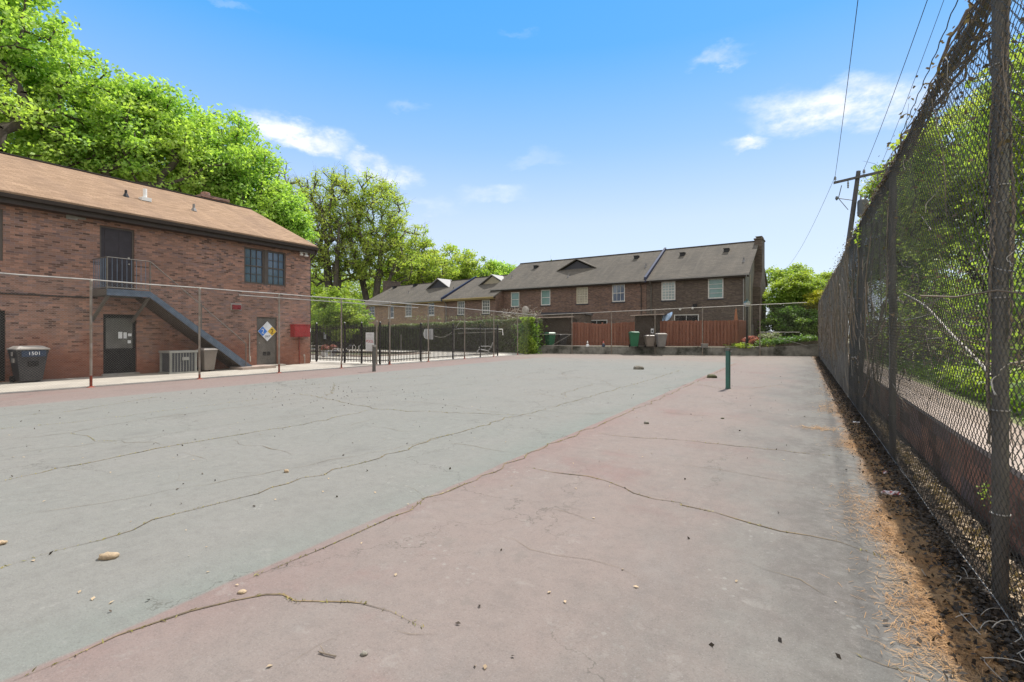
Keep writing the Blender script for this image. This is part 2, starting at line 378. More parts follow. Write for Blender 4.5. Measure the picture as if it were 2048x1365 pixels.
M['bark_grey'] = simple('grey_bark', (0.115, 0.10, 0.085), 0.9, var=0.5, scale=3, bump=0.6, stretch=(1, 1, .3))
M['vine'] = simple('dead_vine', (0.27, 0.22, 0.17), 0.85, var=0.55, scale=6)
M['vine_pale'] = simple('pale_dead_stem', (0.46, 0.42, 0.36), 0.8, var=0.3, scale=6)
M['pole'] = simple('pole_timber', (0.105, 0.10, 0.105), 0.85, var=0.4, scale=2.5, stretch=(3, 3, .4))
M['cable'] = simple('cable', (0.05, 0.055, 0.06), 0.5)
M['ceramic'] = simple('insulator', (0.20, 0.21, 0.22), 0.3)
M['tank'] = simple('transformer_grey', (0.12, 0.125, 0.13), 0.45, 0.3)
M['cedar'] = simple('red_stained_cedar', (0.27, 0.115, 0.072), 0.75, var=0.6, scale=2.2, col2=(0.15, 0.05, 0.03), stretch=(4, 4, .12))
M['shed'] = simple('dark_brown_boards', (0.07, 0.053, 0.042), 0.85, var=0.35, scale=3, stretch=(4, 4, .5))
M['bin_green'] = simple('green_plastic', (0.022, 0.13, 0.065), 0.45, var=0.2, scale=2)
M['bin_black'] = simple('black_plastic', (0.035, 0.035, 0.04), 0.35, var=0.3, scale=3)
M['bin_grey'] = simple('grey_plastic', (0.20, 0.19, 0.185), 0.5, var=0.2, scale=3)
M['bin_brown'] = simple('grey_brown_plastic', (0.21, 0.18, 0.155), 0.5, var=0.2, scale=3)
M['bin_pale'] = simple('pale_blue_plastic', (0.38, 0.44, 0.5), 0.5, var=0.25, scale=3)
M['dusty_lid'] = simple('dusty_lid', (0.34, 0.31, 0.28), 0.7, var=0.25)
M['lettering_white'] = simple('lettering_white', (0.75, 0.75, 0.75), 0.6, var=0.05)
M['sticker_navy'] = simple('sticker_navy', (0.03, 0.05, 0.09), 0.5)
M['ac'] = simple('ac_grey', (0.30, 0.30, 0.275), 0.5, 0.2, var=0.2)
M['ac_dark'] = simple('ac_coil', (0.075, 0.08, 0.09), 0.6, 0.2)
M['red'] = simple('red_enamel', (0.36, 0.028, 0.028), 0.5, var=0.35, scale=2.5)
M['red_dark'] = simple('alarm_red', (0.26, 0.02, 0.03), 0.35)
M['sign_white'] = simple('sign_white', (0.66, 0.68, 0.70), 0.5, var=0.1)
M['sign_blue'] = simple('sign_blue', (0.03, 0.17, 0.56), 0.5, var=0.1)
M['sign_yellow'] = simple('sign_yellow', (0.62, 0.40, 0.03), 0.5, var=0.1)
M['ink'] = simple('ink', (0.012, 0.012, 0.014), 0.6)
M['ink_red'] = simple('ink_red', (0.5, 0.05, 0.07), 0.6)
M['ink_faded'] = simple('ink_faded', (0.52, 0.50, 0.52), 0.6)
M['net_green'] = simple('green_post_paint', (0.045, 0.15, 0.115), 0.55, 0.1, var=0.4, scale=5, col2=(0.05, 0.105, 0.10))
M['net_grey'] = simple('grey_post_paint', (0.13, 0.125, 0.115), 0.6, 0.1, var=0.3, scale=5)
M['rust'] = simple('red_clay_rust', (0.26, 0.055, 0.03), 0.8, var=0.5, scale=9)
M['stone_tan'] = simple('tan_rock', (0.45, 0.34, 0.22), 0.85, var=0.4, scale=14, bump=0.5)
M['stone_grey'] = simple('grey_rock', (0.25, 0.23, 0.19), 0.85, var=0.5, scale=10, bump=0.5)
M['stone_moss'] = simple('mossy_rock', (0.11, 0.11, 0.055), 0.9, var=0.5, scale=10, bump=0.5)
M['tarp'] = simple('pale_blue_tarp', (0.36, 0.50, 0.68), 0.5, var=0.25, scale=2)
M['canvas'] = simple('rust_canvas', (0.36, 0.15, 0.075), 0.8)
M['lamp_glass'] = simple('frosted_glass', (0.62, 0.63, 0.62), 0.2, var=0.1)
M['lamp_green'] = simple('dark_green_cap', (0.02, 0.06, 0.05), 0.4)
M['paper'] = simple('litter_paper', (0.62, 0.56, 0.56), 0.7)
M['pool_liner'] = simple('pool_liner', (0.10, 0.105, 0.06), 0.4, var=0.4, scale=0.6, col2=(0.17, 0.15, 0.05))
M['pink_flower'] = leaf_mat('pink_blossom', (0.55, 0.14, 0.14), (0.42, 0.20, 0.16), trans=0.25)
M['white_flower'] = leaf_mat('white_blossom', (0.48, 0.48, 0.42), (0.22, 0.28, 0.12), trans=0.25)
def glass(name, c1, c2, rough=0.08, sc=1.2):
    m, t, b, out = newmat(name)
    co = t.n('ShaderNodeTexCoord').outputs['Object']
    link(t, t.mix(t.ramp(t.noise(t.mapv(co, (1, 1, .6)), sc, 2), 0.4, 0.6), c1, c2), b.inputs['Base Color'])
    b.inputs['Roughness'].default_value = rough; b.inputs['Specular IOR Level'].default_value = 0.9
    return m
M['glass'] = glass('window_glass', (0.05, 0.085, 0.14), (0.09, 0.13, 0.19))  # blue base colour paints the reflected sky into the panes
M['glass_dark'] = glass('dark_glass', (0.012, 0.014, 0.016), (0.02, 0.022, 0.025))
M['glass_grey'] = glass('hazy_glass', (0.13, 0.125, 0.12), (0.09, 0.088, 0.085), 0.25)
M['blind_teal'] = glass('teal_blind_behind_glass', (0.10, 0.20, 0.17), (0.13, 0.22, 0.21), 0.15)
M['blind_white'] = glass('white_blind_behind_glass', (0.30, 0.36, 0.35), (0.24, 0.30, 0.30), 0.15)
M['blind_cream'] = glass('cream_blind_behind_glass', (0.38, 0.34, 0.26), (0.30, 0.27, 0.21), 0.15)
M['maple'] = leaf_mat('maple_leaves', (0.43, 0.64, 0.18), (0.15, 0.30, 0.065), (0.54, 0.65, 0.19), 0.50)
M['oak'] = leaf_mat('young_oak_leaves', (0.46, 0.56, 0.14), (0.24, 0.38, 0.08), (0.48, 0.50, 0.16), 0.5)
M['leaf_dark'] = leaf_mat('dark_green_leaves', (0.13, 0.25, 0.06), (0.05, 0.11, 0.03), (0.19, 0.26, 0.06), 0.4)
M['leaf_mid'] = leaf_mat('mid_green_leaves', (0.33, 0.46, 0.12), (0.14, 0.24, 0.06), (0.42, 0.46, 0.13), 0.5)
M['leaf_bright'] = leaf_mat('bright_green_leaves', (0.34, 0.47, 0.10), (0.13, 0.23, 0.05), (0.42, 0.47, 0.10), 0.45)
M['leaf_yellow'] = leaf_mat('yellow_green_leaves', (0.46, 0.42, 0.06), (0.25, 0.30, 0.04), (0.45, 0.30, 0.07), 0.5)
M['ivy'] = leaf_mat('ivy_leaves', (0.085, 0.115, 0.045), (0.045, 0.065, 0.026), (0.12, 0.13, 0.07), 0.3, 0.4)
M['ivy_top'] = leaf_mat('ivy_painted_sunlight', (0.20, 0.25, 0.12), (0.10, 0.15, 0.06), (0.26, 0.27, 0.17), 0.3, 0.4)  # paler copy of the ivy, sunlight painted into the hedge top
M['dead_leaf'] = leaf_mat('dead_leaves', (0.16, 0.115, 0.075), (0.06, 0.045, 0.032), (0.22, 0.17, 0.11), 0.2, 0.8, 3)
M['needles'] = leaf_mat('pine_needles', (0.52, 0.29, 0.12), (0.20, 0.11, 0.05), (0.50, 0.34, 0.19), 0.15, 0.8, 3)
M['litter_dark'] = leaf_mat('dark_leaf_litter', (0.055, 0.042, 0.032), (0.022, 0.018, 0.015), (0.09, 0.07, 0.05), 0.05, 0.8, 3)
M['litter_pale'] = leaf_mat('pale_leaf_litter', (0.50, 0.38, 0.25), (0.26, 0.19, 0.12), (0.42, 0.33, 0.22), 0.1, 0.8, 3)
M['grass'] = leaf_mat('grass_blades', (0.13, 0.22, 0.03), (0.08, 0.14, 0.02), None, 0.3)
M['grass_dry'] = leaf_mat('dry_grass', (0.42, 0.34, 0.12), (0.20, 0.19, 0.05), None, 0.2)

# ------------------------------------------------------------------ court surface
C0 = Vector((-17.55, 33.4, 0)); C1 = Vector((0.99, 38.9, 0))   # the low wall's front line
def court_material():
    m, t, b, out = newmat('worn_court_paint')
    co = t.n('ShaderNodeTexCoord').outputs['Object']
    sp = t.n('ShaderNodeSeparateXYZ', {0: co}); X, Y = sp.outputs[0], sp.outputs[1]
    wob = t.math('MULTIPLY', t.math('SUBTRACT', t.noise(co, 1.3, 3), 0.5), 0.10)
    Xw = t.math('ADD', X, wob)
    inx = t.math('MULTIPLY', t.ramp(Xw, -3.045, -3.085), t.ramp(Xw, -14.48, -14.42))
    Yw = t.math('ADD', Y, t.math('MULTIPLY', t.math('SUBTRACT', t.noise(co, 0.5, 4), 0.5), 3.0))
    green = t.math('MULTIPLY', inx, t.ramp(Yw, 29.5, 27.5))
    # distance from the painted edges: fresher paint kept there
    edge = t.math('MULTIPLY', t.ramp(t.math('ABSOLUTE', t.math('ADD', X, 3.07)), 0.75, 0.0), t.ramp(t.noise(co, 0.45, 4), 0.35, 0.6))
    n1 = t.noise(co, 0.22, 6, 0.6); n2 = t.noise(t.mapv(co, (1, .55, 1), rot=(0, 0, .5)), 1.4, 6, 0.65); n3 = t.noise(co, 9, 6, 0.7); n4 = t.noise(t.mapv(co, (1, 1, 1), (4, 9, 0)), 45, 3, 0.7)
    g = t.mix(t.ramp(n1, 0.35, 0.65), (0.178, 0.180, 0.163), (0.184, 0.180, 0.163))
    g = t.mix(t.math('MULTIPLY', edge, 0.22), g, (0.102, 0.159, 0.135))
    g = t.mix(t.math('MULTIPLY', t.ramp(t.noise(t.mapv(co, loc=(5, 2, 0)), 0.17, 4), 0.60, 0.78), 0.35), g, (0.102, 0.162, 0.135))
    r = t.mix(t.ramp(n1, 0.35, 0.65), (0.205, 0.164, 0.146), (0.192, 0.163, 0.146))
    redpatch = t.ramp(t.noise(t.mapv(co, loc=(1, 7, 0)), 0.55, 5, 0.65), 0.52, 0.72)
    r = t.mix(t.math('MULTIPLY', redpatch, 0.5), r, (0.186, 0.102, 0.093))
    r = t.mix(t.math('MULTIPLY', edge, 0.32), r, (0.198, 0.099, 0.090))
    left = t.ramp(X, -14.0, -15.0)
    r = t.mix(t.math('MULTIPLY', left, 0.38), r, (0.195, 0.135, 0.122))
    # bare grey asphalt showing near the right fence and the far end
    gx = t.math('ADD', X, t.math('MULTIPLY', t.math('SUBTRACT', t.noise(t.mapv(co, (1, .6, 1)), 0.8, 5, 0.7), 0.5), 3.4))
    grey = t.math('MULTIPLY', t.ramp(gx, -1.7, 0.3), 0.85)
    r = t.mix(grey, r, t.mix(t.ramp(n2, 0.4, 0.6), (0.156, 0.155, 0.141), (0.120, 0.114, 0.105)))
    dust = t.math('MULTIPLY', t.ramp(t.math('ADD', Y, t.math('MULTIPLY', n1, 10.0)), 26, 38), 0.6)
    c = t.mix(green, r, g)
    c = t.mix(dust, c, (0.216, 0.186, 0.156))
    c = t.mix(t.math('MULTIPLY', t.ramp(n2, 0.5, 0.8), 0.35), c, (0.216, 0.207, 0.195))
    c = t.mix(t.math('MULTIPLY', t.ramp(n2, 0.48, 0.25), 0.30), c, (0.096, 0.093, 0.087))
    c = t.mix(t.math('MULTIPLY', t.ramp(n3, 0.42, 0.75), 0.28), c, (0.102, 0.093, 0.087))
    c = t.mix(t.math('MULTIPLY', t.ramp(n3, 0.45, 0.2), 0.22), c, (0.264, 0.252, 0.240))
    c = t.mix(t.math('MULTIPLY', t.ramp(n4, 0.5, 0.8), 0.35), c, (0.066, 0.060, 0.057))
    c = t.mix(t.math('MULTIPLY', t.ramp(n4, 0.42, 0.2), 0.30), c, (0.300, 0.288, 0.276))
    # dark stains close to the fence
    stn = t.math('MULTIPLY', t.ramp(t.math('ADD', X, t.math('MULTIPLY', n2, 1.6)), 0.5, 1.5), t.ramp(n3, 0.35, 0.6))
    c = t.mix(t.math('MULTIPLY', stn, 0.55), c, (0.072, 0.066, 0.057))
    # crusty lichen specks low right
    vor = t.n('ShaderNodeTexVoronoi', {'Vector': co, 'Scale': 16.0}).outputs['Distance']
    lich = t.math('MULTIPLY', t.ramp(vor, 0.30, 0.12), t.ramp(t.noise(t.mapv(co, loc=(3, 3, 0)), 1.0, 4), 0.53, 0.66))
    c = t.mix(t.math('MULTIPLY', lich, 0.45), c, (0.276, 0.270, 0.246))
    # hairline crazing
    nz = t.n('ShaderNodeTexNoise', {'Vector': co, 'Scale': 1.6, 'Detail': 5.0, 'Roughness': 0.65}).outputs['Color']
    for (sc_, th_, am_, lo_) in ((0.42, 0.005, 0.50, 0.40), (1.05, 0.006, 0.28, 0.52)):
        wv_ = t.n('ShaderNodeVectorMath', {0: nz, 1: (0.55, 0.55, 0), 2: t.mapv(co, (sc_, sc_ * .8, 0))}, operation='MULTIPLY_ADD').outputs[0]
        vd = t.n('ShaderNodeTexVoronoi', {'Vector': wv_, 'Scale': 1.0}, feature='DISTANCE_TO_EDGE').outputs['Distance']
        mk = t.math('MULTIPLY', t.ramp(vd, th_, th_ * .3), t.ramp(t.noise(t.mapv(co, loc=(9, 1, 0)), 0.35, 3), lo_, lo_ + .15))
        c = t.mix(t.math('MULTIPLY', mk, am_), c, (0.07, 0.065, 0.055))
    # orange needles staining along the fence foot
    nx = t.math('ADD', X, t.math('MULTIPLY', t.math('SUBTRACT', t.noise(t.mapv(co, (1, .8, 1)), 1.6, 4), 0.5), 0.5))
    nd = t.math('MULTIPLY', t.ramp(nx, 0.50, 0.66), t.ramp(n3, 0.3, 0.6, 0.45, 1.0))
    c = t.mix(t.math('MULTIPLY', nd, 0.75), c, (0.204, 0.120, 0.063))
    c = t.mix(t.math('MULTIPLY', t.ramp(t.math('ADD', nx, t.math('MULTIPLY', t.math('SUBTRACT', n3, 0.5), 0.35)), 0.62, 0.80), 0.85), c, t.mix(t.ramp(n4, 0.35, 0.65), (0.035, 0.028, 0.022), (0.085, 0.058, 0.036)))  # rotted-leaf soil, with the fence's shadow band painted in
    # aggregate grit and scuffed, peeled islands of paint
    n6 = t.noise(co, 110, 2, 0.8)
    c = t.mix(t.math('MULTIPLY', t.ramp(n6, 0.52, 0.72), 0.38), c, (0.07, 0.066, 0.06))
    c = t.mix(t.math('MULTIPLY', t.ramp(n6, 0.42, 0.28), 0.30), c, (0.36, 0.345, 0.325))
    pe = t.noise(t.mapv(co, loc=(6, 4, 0)), 3.4, 7, 0.75)
    c = t.mix(t.math('MULTIPLY', t.ramp(pe, 0.585, 0.66), 0.20), c, (0.29, 0.275, 0.25))
    c = t.mix(t.math('MULTIPLY', t.ramp(pe, 0.40, 0.36), 0.26), c, (0.125, 0.118, 0.105))
    link(t, c, b.inputs['Base Color']); b.inputs['Roughness'].default_value = 0.92; b.inputs['Specular IOR Level'].default_value = 0.2
    h = t.math('ADD', t.math('MULTIPLY', n3, 0.6), t.math('MULTIPLY', n4, 0.5))
    bn = t.n('ShaderNodeBump', {'Height': h, 'Strength': 0.35, 'Distance': 0.012}); link(t, bn.outputs[0], b.inputs['Normal'])
    return m
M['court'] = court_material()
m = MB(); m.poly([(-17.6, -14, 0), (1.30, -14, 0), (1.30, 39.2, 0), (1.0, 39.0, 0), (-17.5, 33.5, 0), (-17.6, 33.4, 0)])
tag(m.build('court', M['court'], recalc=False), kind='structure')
M['soil'] = simple('ground_soil', (0.12, 0.13, 0.06), 0.95, var=0.5, scale=0.15, col2=(0.16, 0.12, 0.07), bump=0.5)
m = MB(); m.poly([(-900, -900, -0.06), (900, -900, -0.06), (900, 900, -0.06), (-900, 900, -0.06)])
tag(m.build('ground', M['soil'], recalc=False), kind='structure')
# walkway by the brick building, with a gravelly edge
m = MB(); m.poly([(-21.38, -14, 0.03), (-17.9, -14, 0.03), (-17.9, 17.3, 0.03), (-21.38, 17.3, 0.03)]); m.poly([(-17.9, -14, 0.03), (-17.6, -14, -0.02), (-17.6, 17.3, -0.02), (-17.9, 17.3, 0.03)])
tag(m.build('walkway', M['conc'], recalc=False), kind='structure')
# pool deck around a sunken pool
PX0, PX1, PY0, PY1 = -38.0, -24.3, 22.6, 28.2
m = MB()
for (a, b_, c_, d_) in ((-44, 17.3, -17.9, PY0), (-44, PY1, -17.9, 33.2), (-44, PY0, PX0, PY1), (PX1, PY0, -17.9, PY1)):
    m.poly([(a, b_, 0.02), (c_, b_, 0.02), (c_, d_, 0.02), (a, d_, 0.02)])
m.poly([(-17.9, 17.3, 0.02), (-17.6, 17.3, -0.02), (-17.6, 33.3, -0.02), (-17.9, 33.2, 0.02)])
m.poly([(-30, 16.3, 0.024), (-17.9, 16.3, 0.024), (-17.9, 17.29, 0.024), (-30, 17.29, 0.024)])
M['deck'] = simple('pale_pool_deck', (0.56, 0.52, 0.45), 0.85, var=0.2, scale=0.8)
tag(m.build('pool_deck', M['deck'], recalc=False), kind='structure')
pool = empty('swimming_pool', (PX0, PY0, 0), label='sunken swimming pool with dark water behind the black picket fence', cat='pool')
m = MB(); w_, h_ = PX1 - PX0, PY1 - PY0
m.poly([(0, 0, 0.02), (w_, 0, 0.02), (w_, 0, -1.2), (0, 0, -1.2)]); m.poly([(0, h_, 0.02), (w_, h_, 0.02), (w_, h_, -1.2), (0, h_, -1.2)])
m.poly([(0, 0, 0.02), (0, h_, 0.02), (0, h_, -1.2), (0, 0, -1.2)]); m.poly([(w_, 0, 0.02), (w_, h_, 0.02), (w_, h_, -1.2), (w_, 0, -1.2)])
m.build('basin', M['pool_liner'], pool, recalc=False)
m = MB(); m.poly([(0, 0, -0.28), (w_, 0, -0.28), (w_, h_, -0.28), (0, h_, -0.28)])
mw, t, b, out = newmat('stale_water'); b.inputs['Base Color'].default_value = (0.035, 0.04, 0.02, 1); b.inputs['Roughness'].default_value = 0.12
m.build('water_surface', mw, pool, recalc=False)
m = MB()
for (a, b_, c_, d_) in ((-.3, -.3, w_ + .3, 0), (-.3, h_, w_ + .3, h_ + .3), (-.3, 0, 0, h_), (w_, 0, w_ + .3, h_)): m.box(a, b_, 0.0, c_, d_, 0.10)
m.build('coping', M['conc_cap'], pool)
# raised yard behind the low wall
dl = (C1 - C0).normalized(); nl = Vector((-dl.y, dl.x, 0))
M['yard'] = simple('yard_dirt', (0.25, 0.21, 0.16), 0.95, var=0.4, scale=0.8, col2=(0.14, 0.15, 0.07), bump=0.4)
Y0 = C0 + nl * 0.28; Y1 = C1 + nl * 0.28
m = MB(); m.poly([(Y0.x, Y0.y, .55), (Y1.x + 1.2, Y1.y + .3, .55), (8, 42, .6), (40, 90, .7), (-40, 100, .3), (-19, 45, .5)])
tag(m.build('yard', M['yard'], recalc=False), kind='structure')
# raised bank to the right, behind the brick retaining wall
M['bank'] = simple('grassy_bank', (0.14, 0.17, 0.045), 0.95, var=0.45, scale=0.6, col2=(0.24, 0.19, 0.12), bump=0.5)
M['dirt_path'] = simple('dusty_path', (0.30, 0.235, 0.19), 0.95, var=0.25, scale=1.6, bump=0.4)
m = MB(); m.poly([(1.95, -14, .585), (60, -14, 1.2), (60, 90, 1.2), (8, 42, .6), (1.95, 39.4, .585)])
tag(m.build('bank', M['bank'], recalc=False), kind='structure')
m = MB(); m.poly([(1.56, -14, .58), (1.95, -14, .585), (1.95, 39.4, .585), (1.56, 39.2, .58)])
tag(m.build('path', M['dirt_path'], recalc=False), kind='structure')

# ------------------------------------------------------------------ cracks, tufts, litter
def crack_pts(px, rough=0.035, seg=0.16):
    P = [np.array(G(x, y)) for x, y in px]; out = [P[0]]
    for a, b_ in zip(P[:-1], P[1:]):
        L = np.linalg.norm(b_ - a); n = max(1, int(L / seg)); d = (b_ - a) / max(L, 1e-6); s = np.array([-d[1], d[0], 0])
        for k in range(1, n + 1):
            p = a + (b_ - a) * k / n
            if k < n: p = p + s * rng.normal(0, rough)
            out.append(p)
    return np.array(out)
CR = [([(27, 1363), (133, 1320), (235, 1272), (381, 1223), (465, 1203), (532, 1190), (567, 1190), (590, 1203), (700, 1205), (723, 1208), (781, 1224), (845, 1255)], 1.0, 1),
      ([(487, 1163), (560, 1133), (640, 1100), (700, 1073), (760, 1046), (883, 989), (1030, 923), (1127, 880), (1200, 850), (1267, 821), (1330, 793), (1384, 768), (1420, 752), (1470, 728)], .8, 1),
      ([(0, 1137), (117, 1101), (266, 1061), (363, 1026), (479, 997), (576, 968), (700, 933), (742, 922), (854, 885), (981, 846), (1078, 822), (1151, 802), (1230, 780), (1300, 760), (1360, 741)], .8, 1),
      ([(0, 964), (115, 937), (222, 917), (341, 893), (461, 873), (585, 853), (700, 829), (757, 819)], .9, 1),
      ([(0, 882), (142, 866), (266, 842), (390, 826), (510, 811), (600, 798)], .8, 0),
      ([(0, 835), (133, 824), (257, 804), (330, 792)], .7, 1),
      ([(669, 768), (664, 788), (640, 796)], .8, 1), ([(600, 788), (640, 796), (689, 806), (757, 819), (835, 823), (913, 826), (1030, 831)], .9, 1),
      ([(1049, 934), (1127, 948), (1176, 953), (1211, 962), (1250, 977), (1267, 987), (1361, 1006), (1364, 1011), (1428, 1025), (1501, 1047), (1560, 1063), (1619, 1072), (1677, 1084), (1761, 1114), (1819, 1131)], 1.0, 2),
      ([(1179, 863), (1252, 874), (1337, 879), (1443, 889), (1531, 899), (1619, 908), (1707, 917)], .9, 2),
      ([(1279, 822), (1373, 829), (1472, 839), (1540, 846)], .7, 0), ([(1390, 767), (1443, 778), (1504, 778), (1560, 770), (1630, 775)], .8, 2),
      ([(1700, 1305), (1768, 1332), (1819, 1346), (1870, 1365)], .9, 2), ([(790, 1262), (820, 1270), (880, 1270)], .5, 0),
      ([(1190, 768), (1166, 775), (1122, 788), (1140, 797)], .9, 2), ([(1117, 741), (1130, 752), (1200, 760), (1224, 772)], .8, 0), ([(1030, 757), (1060, 748), (1100, 742)], .7, 0),
      ([(341, 893), (310, 885), (250, 886), (245, 878)], .6, 0), ([(142, 866), (180, 875), (190, 883), (240, 883)], .6, 1), ([(466, 880), (490, 892), (540, 898), (585, 912)], .7, 0),
      ([(366, 905), (400, 915), (415, 925)], .6, 0), ([(300, 975), (355, 962), (400, 963)], .5, 0), ([(355, 945), (355, 962)], .5, 0), ([(420, 955), (480, 946), (525, 947)], .5, 0),
      ([(0, 989), (90, 983), (140, 982)], .5, 0), ([(257, 842), (330, 834), (390, 833)], .6, 0), ([(1030, 896), (1078, 896), (1127, 900)], .5, 0), ([(876, 885), (950, 893), (1040, 911)], .6, 0),
      ([(800, 968), (830, 980), (850, 996)], .5, 0), ([(700, 1045), (730, 1052)], .5, 0), ([(640, 855), (700, 853), (745, 838)], .6, 0), ([(728, 850), (780, 858), (820, 867)], .5, 0),
      ([(640, 800), (760, 792), (900, 776), (1010, 757)], .7, 0), ([(700, 782), (850, 770), (960, 758)], .6, 0), ([(1030, 793), (1080, 788), (1151, 802)], .6, 0), ([(900, 757), (1000, 752), (1090, 762), (1180, 752)], .6, 0),
      ([(0, 905), (160, 893), (330, 868), (520, 842), (690, 820)], .45, 0), ([(0, 1040), (130, 1018), (300, 990), (520, 950), (760, 903), (930, 868)], .4, 0), ([(0, 858), (150, 845), (330, 822), (480, 803), (620, 788)], .5, 1), ([(560, 1340), (640, 1290), (700, 1262)], .35, 0), ([(980, 1070), (1060, 1100), (1180, 1120), (1290, 1165)], .35, 0), ([(1040, 1010), (1150, 1030), (1240, 1062)], .35, 0), ([(1350, 930), (1440, 940), (1560, 962), (1660, 975)], .45, 0), ([(1480, 1120), (1600, 1160), (1720, 1215)], .5, 0), ([(1290, 800), (1400, 806), (1560, 812)], .45, 0), ([(1120, 840), (1000, 826), (860, 806), (740, 800)], .5, 0), ([(560, 775), (740, 762), (900, 748)], .6, 1),
      ([(1160, 897), (1230, 905), (1260, 910)], .5, 0), ([(1078, 822), (1150, 828), (1267, 828)], .6, 0), ([(1190, 768), (1240, 774), (1330, 778), (1390, 767)], .6, 0)]
lines, rad, tuft = [], [], []
for px, w, k in CR:
    P = crack_pts(px); d = np.linalg.norm(P[:, :2], axis=1)
    lines.append(P); rad.append(w)
    dens = {0: 0, 1: 34, 2: 16}[k]
    if dens:
        for a, b_ in zip(P[:-1], P[1:]):
            L = np.linalg.norm(b_ - a); n = rng.poisson(dens * L * (1.0 if np.linalg.norm(a) < 9 else 0.5))
            if n: tuft.append(a + (b_ - a) * rng.uniform(0, 1, (n, 1)) + rng.normal(0, 0.010, (n, 3)) * [1, 1, 0])
def strips(name, lines, w0, mat):
    Vs, Qs, off = [], [], 0
    for L, w in zip(lines, w0):
        d = np.gradient(L, axis=0); d /= np.linalg.norm(d, axis=1)[:, None] + 1e-9; s = np.stack([-d[:, 1], d[:, 0], d[:, 2] * 0], 1)
        k = len(L); ww = (w * rng.uniform(0.35, 1.2, (k, 1))) * np.clip(np.minimum(np.arange(k), k - 1 - np.arange(k))[:, None] / 3.0, 0.1, 1)
        Z = np.array([0, 0, 0.004])
        V = np.stack([L + s * ww * .5 + Z, L - s * ww * .5 + Z], 1).reshape(-1, 3); idx = np.arange(2 * k).reshape(k, 2) + off
        Qs.append(np.stack([idx[:-1, 0], idx[:-1, 1], idx[1:, 1], idx[1:, 0]], 1)); Vs.append(V); off += 2 * k
    return np_mesh(name, np.concatenate(Vs), np.concatenate(Qs), mat)
M['crack'] = simple('crack_soil', (0.085, 0.068, 0.048), 0.95, var=0.5, scale=3.5, col2=(0.27, 0.19, 0.095))
tag(strips('court_cracks', lines, [0.016 * w for w in rad], M['crack']), kind='structure')
T = np.concatenate(tuft); T[:, 2] = 0.005
tag(leaves('dry_grass_tufts', T, 0.014, M['grass_dry'], up=0.6, aspect=5, seed=3), 'dry yellow grass growing in the cracks of the court', 'grass', kind='stuff')
# pine needles along the right fence
def strip_pts(n, y0, y1, xf, ys=1.0):
    y = y0 + (y1 - y0) * rng.uniform(0, 1, n) ** ys; x = xf(y, n); return np.stack([x, y, rng.uniform(0.004, 0.018, n)], 1)
def wav(y): return 0.16 * np.sin(y * 1.7) + 0.12 * np.sin(y * 3.9 + 1) + 0.08 * np.sin(y * 0.6)
A = strip_pts(46000, 1.0, 9.0, lambda y, n: 0.84 - np.abs(rng.normal(0, 0.135, n)) * (1 + 1.8 * wav(y)), 1.2)
B_ = strip_pts(11000, 8.0, 38.0, lambda y, n: 0.86 - np.abs(rng.normal(0, 0.16, n)) * (1 + 1.5 * wav(y)), 1.6)
B2 = np.concatenate([np.stack([rng.normal(cx, sx, k), rng.normal(cy, sy, k), rng.uniform(.004, .014, k)], 1) for cx, cy, sx, sy, k in ((0.25, 9.4, .15, .12, 260), (0.50, 3.2, .10, .5, 500), (0.45, 5.6, .10, .3, 400), (.45, 12, .12, .4, 300))])
for nm, pts, sz, sd in (('needles', np.concatenate([A, B_, B2]), 0.055, 5),):
    r_ = np.random.default_rng(sd); N = len(pts); an = r_.uniform(0, math.pi, N); L = sz * r_.uniform(.5, 1.3, N); W = np.where(pts[:, 1] < 9, 0.0011, 0.003)
    t_ = np.stack([np.cos(an), np.sin(an), r_.normal(0, .12, N)], 1); s_ = np.stack([-np.sin(an), np.cos(an), np.zeros(N)], 1)
    Vn = np.stack([pts - t_ * L[:, None] / 2 - s_ * W[:, None], pts - t_ * L[:, None] / 2 + s_ * W[:, None], pts + t_ * L[:, None] / 2 + s_ * W[:, None], pts + t_ * L[:, None] / 2 - s_ * W[:, None]], 1).reshape(-1, 3)
    tag(np_mesh('pine_needle_litter', Vn, np.arange(4 * N).reshape(N, 4), M['needles'], rnd=r_.uniform(0, 1, N)), 'orange pine needles drifted along the foot of the tall fence', 'pine needles', kind='stuff')
D1 = strip_pts(30000, 0.5, 38.0, lambda y, n: np.where(rng.uniform(0, 1, n) < .45, .95 - np.abs(rng.normal(0, .15, n)), rng.uniform(.8, 1.28, n)), 1.8)  # leaf litter, coloured dark to paint in the fence's shadow too
D1[:, 2] += 0.01
tag(leaves('dark_leaf_litter', D1, 0.026, M['litter_dark'], up=0.8, seed=6), 'dark leaves lying under the tall fence, also standing in for its shadow', 'leaf litter', kind='stuff')
D2 = strip_pts(3200, 1.2, 20.0, lambda y, n: rng.normal(1.10, 0.035, n), 1.6); D2[:, 2] += 0.03  # leaf litter in a pale colour that paints the sunlit gap
tag(leaves('sun_painted_leaf_drift', D2, 0.04, M['litter_pale'], up=0.6, seed=8), 'leaf litter in a line behind the fence mesh, pale with painted sunlight', 'leaf litter', kind='stuff')
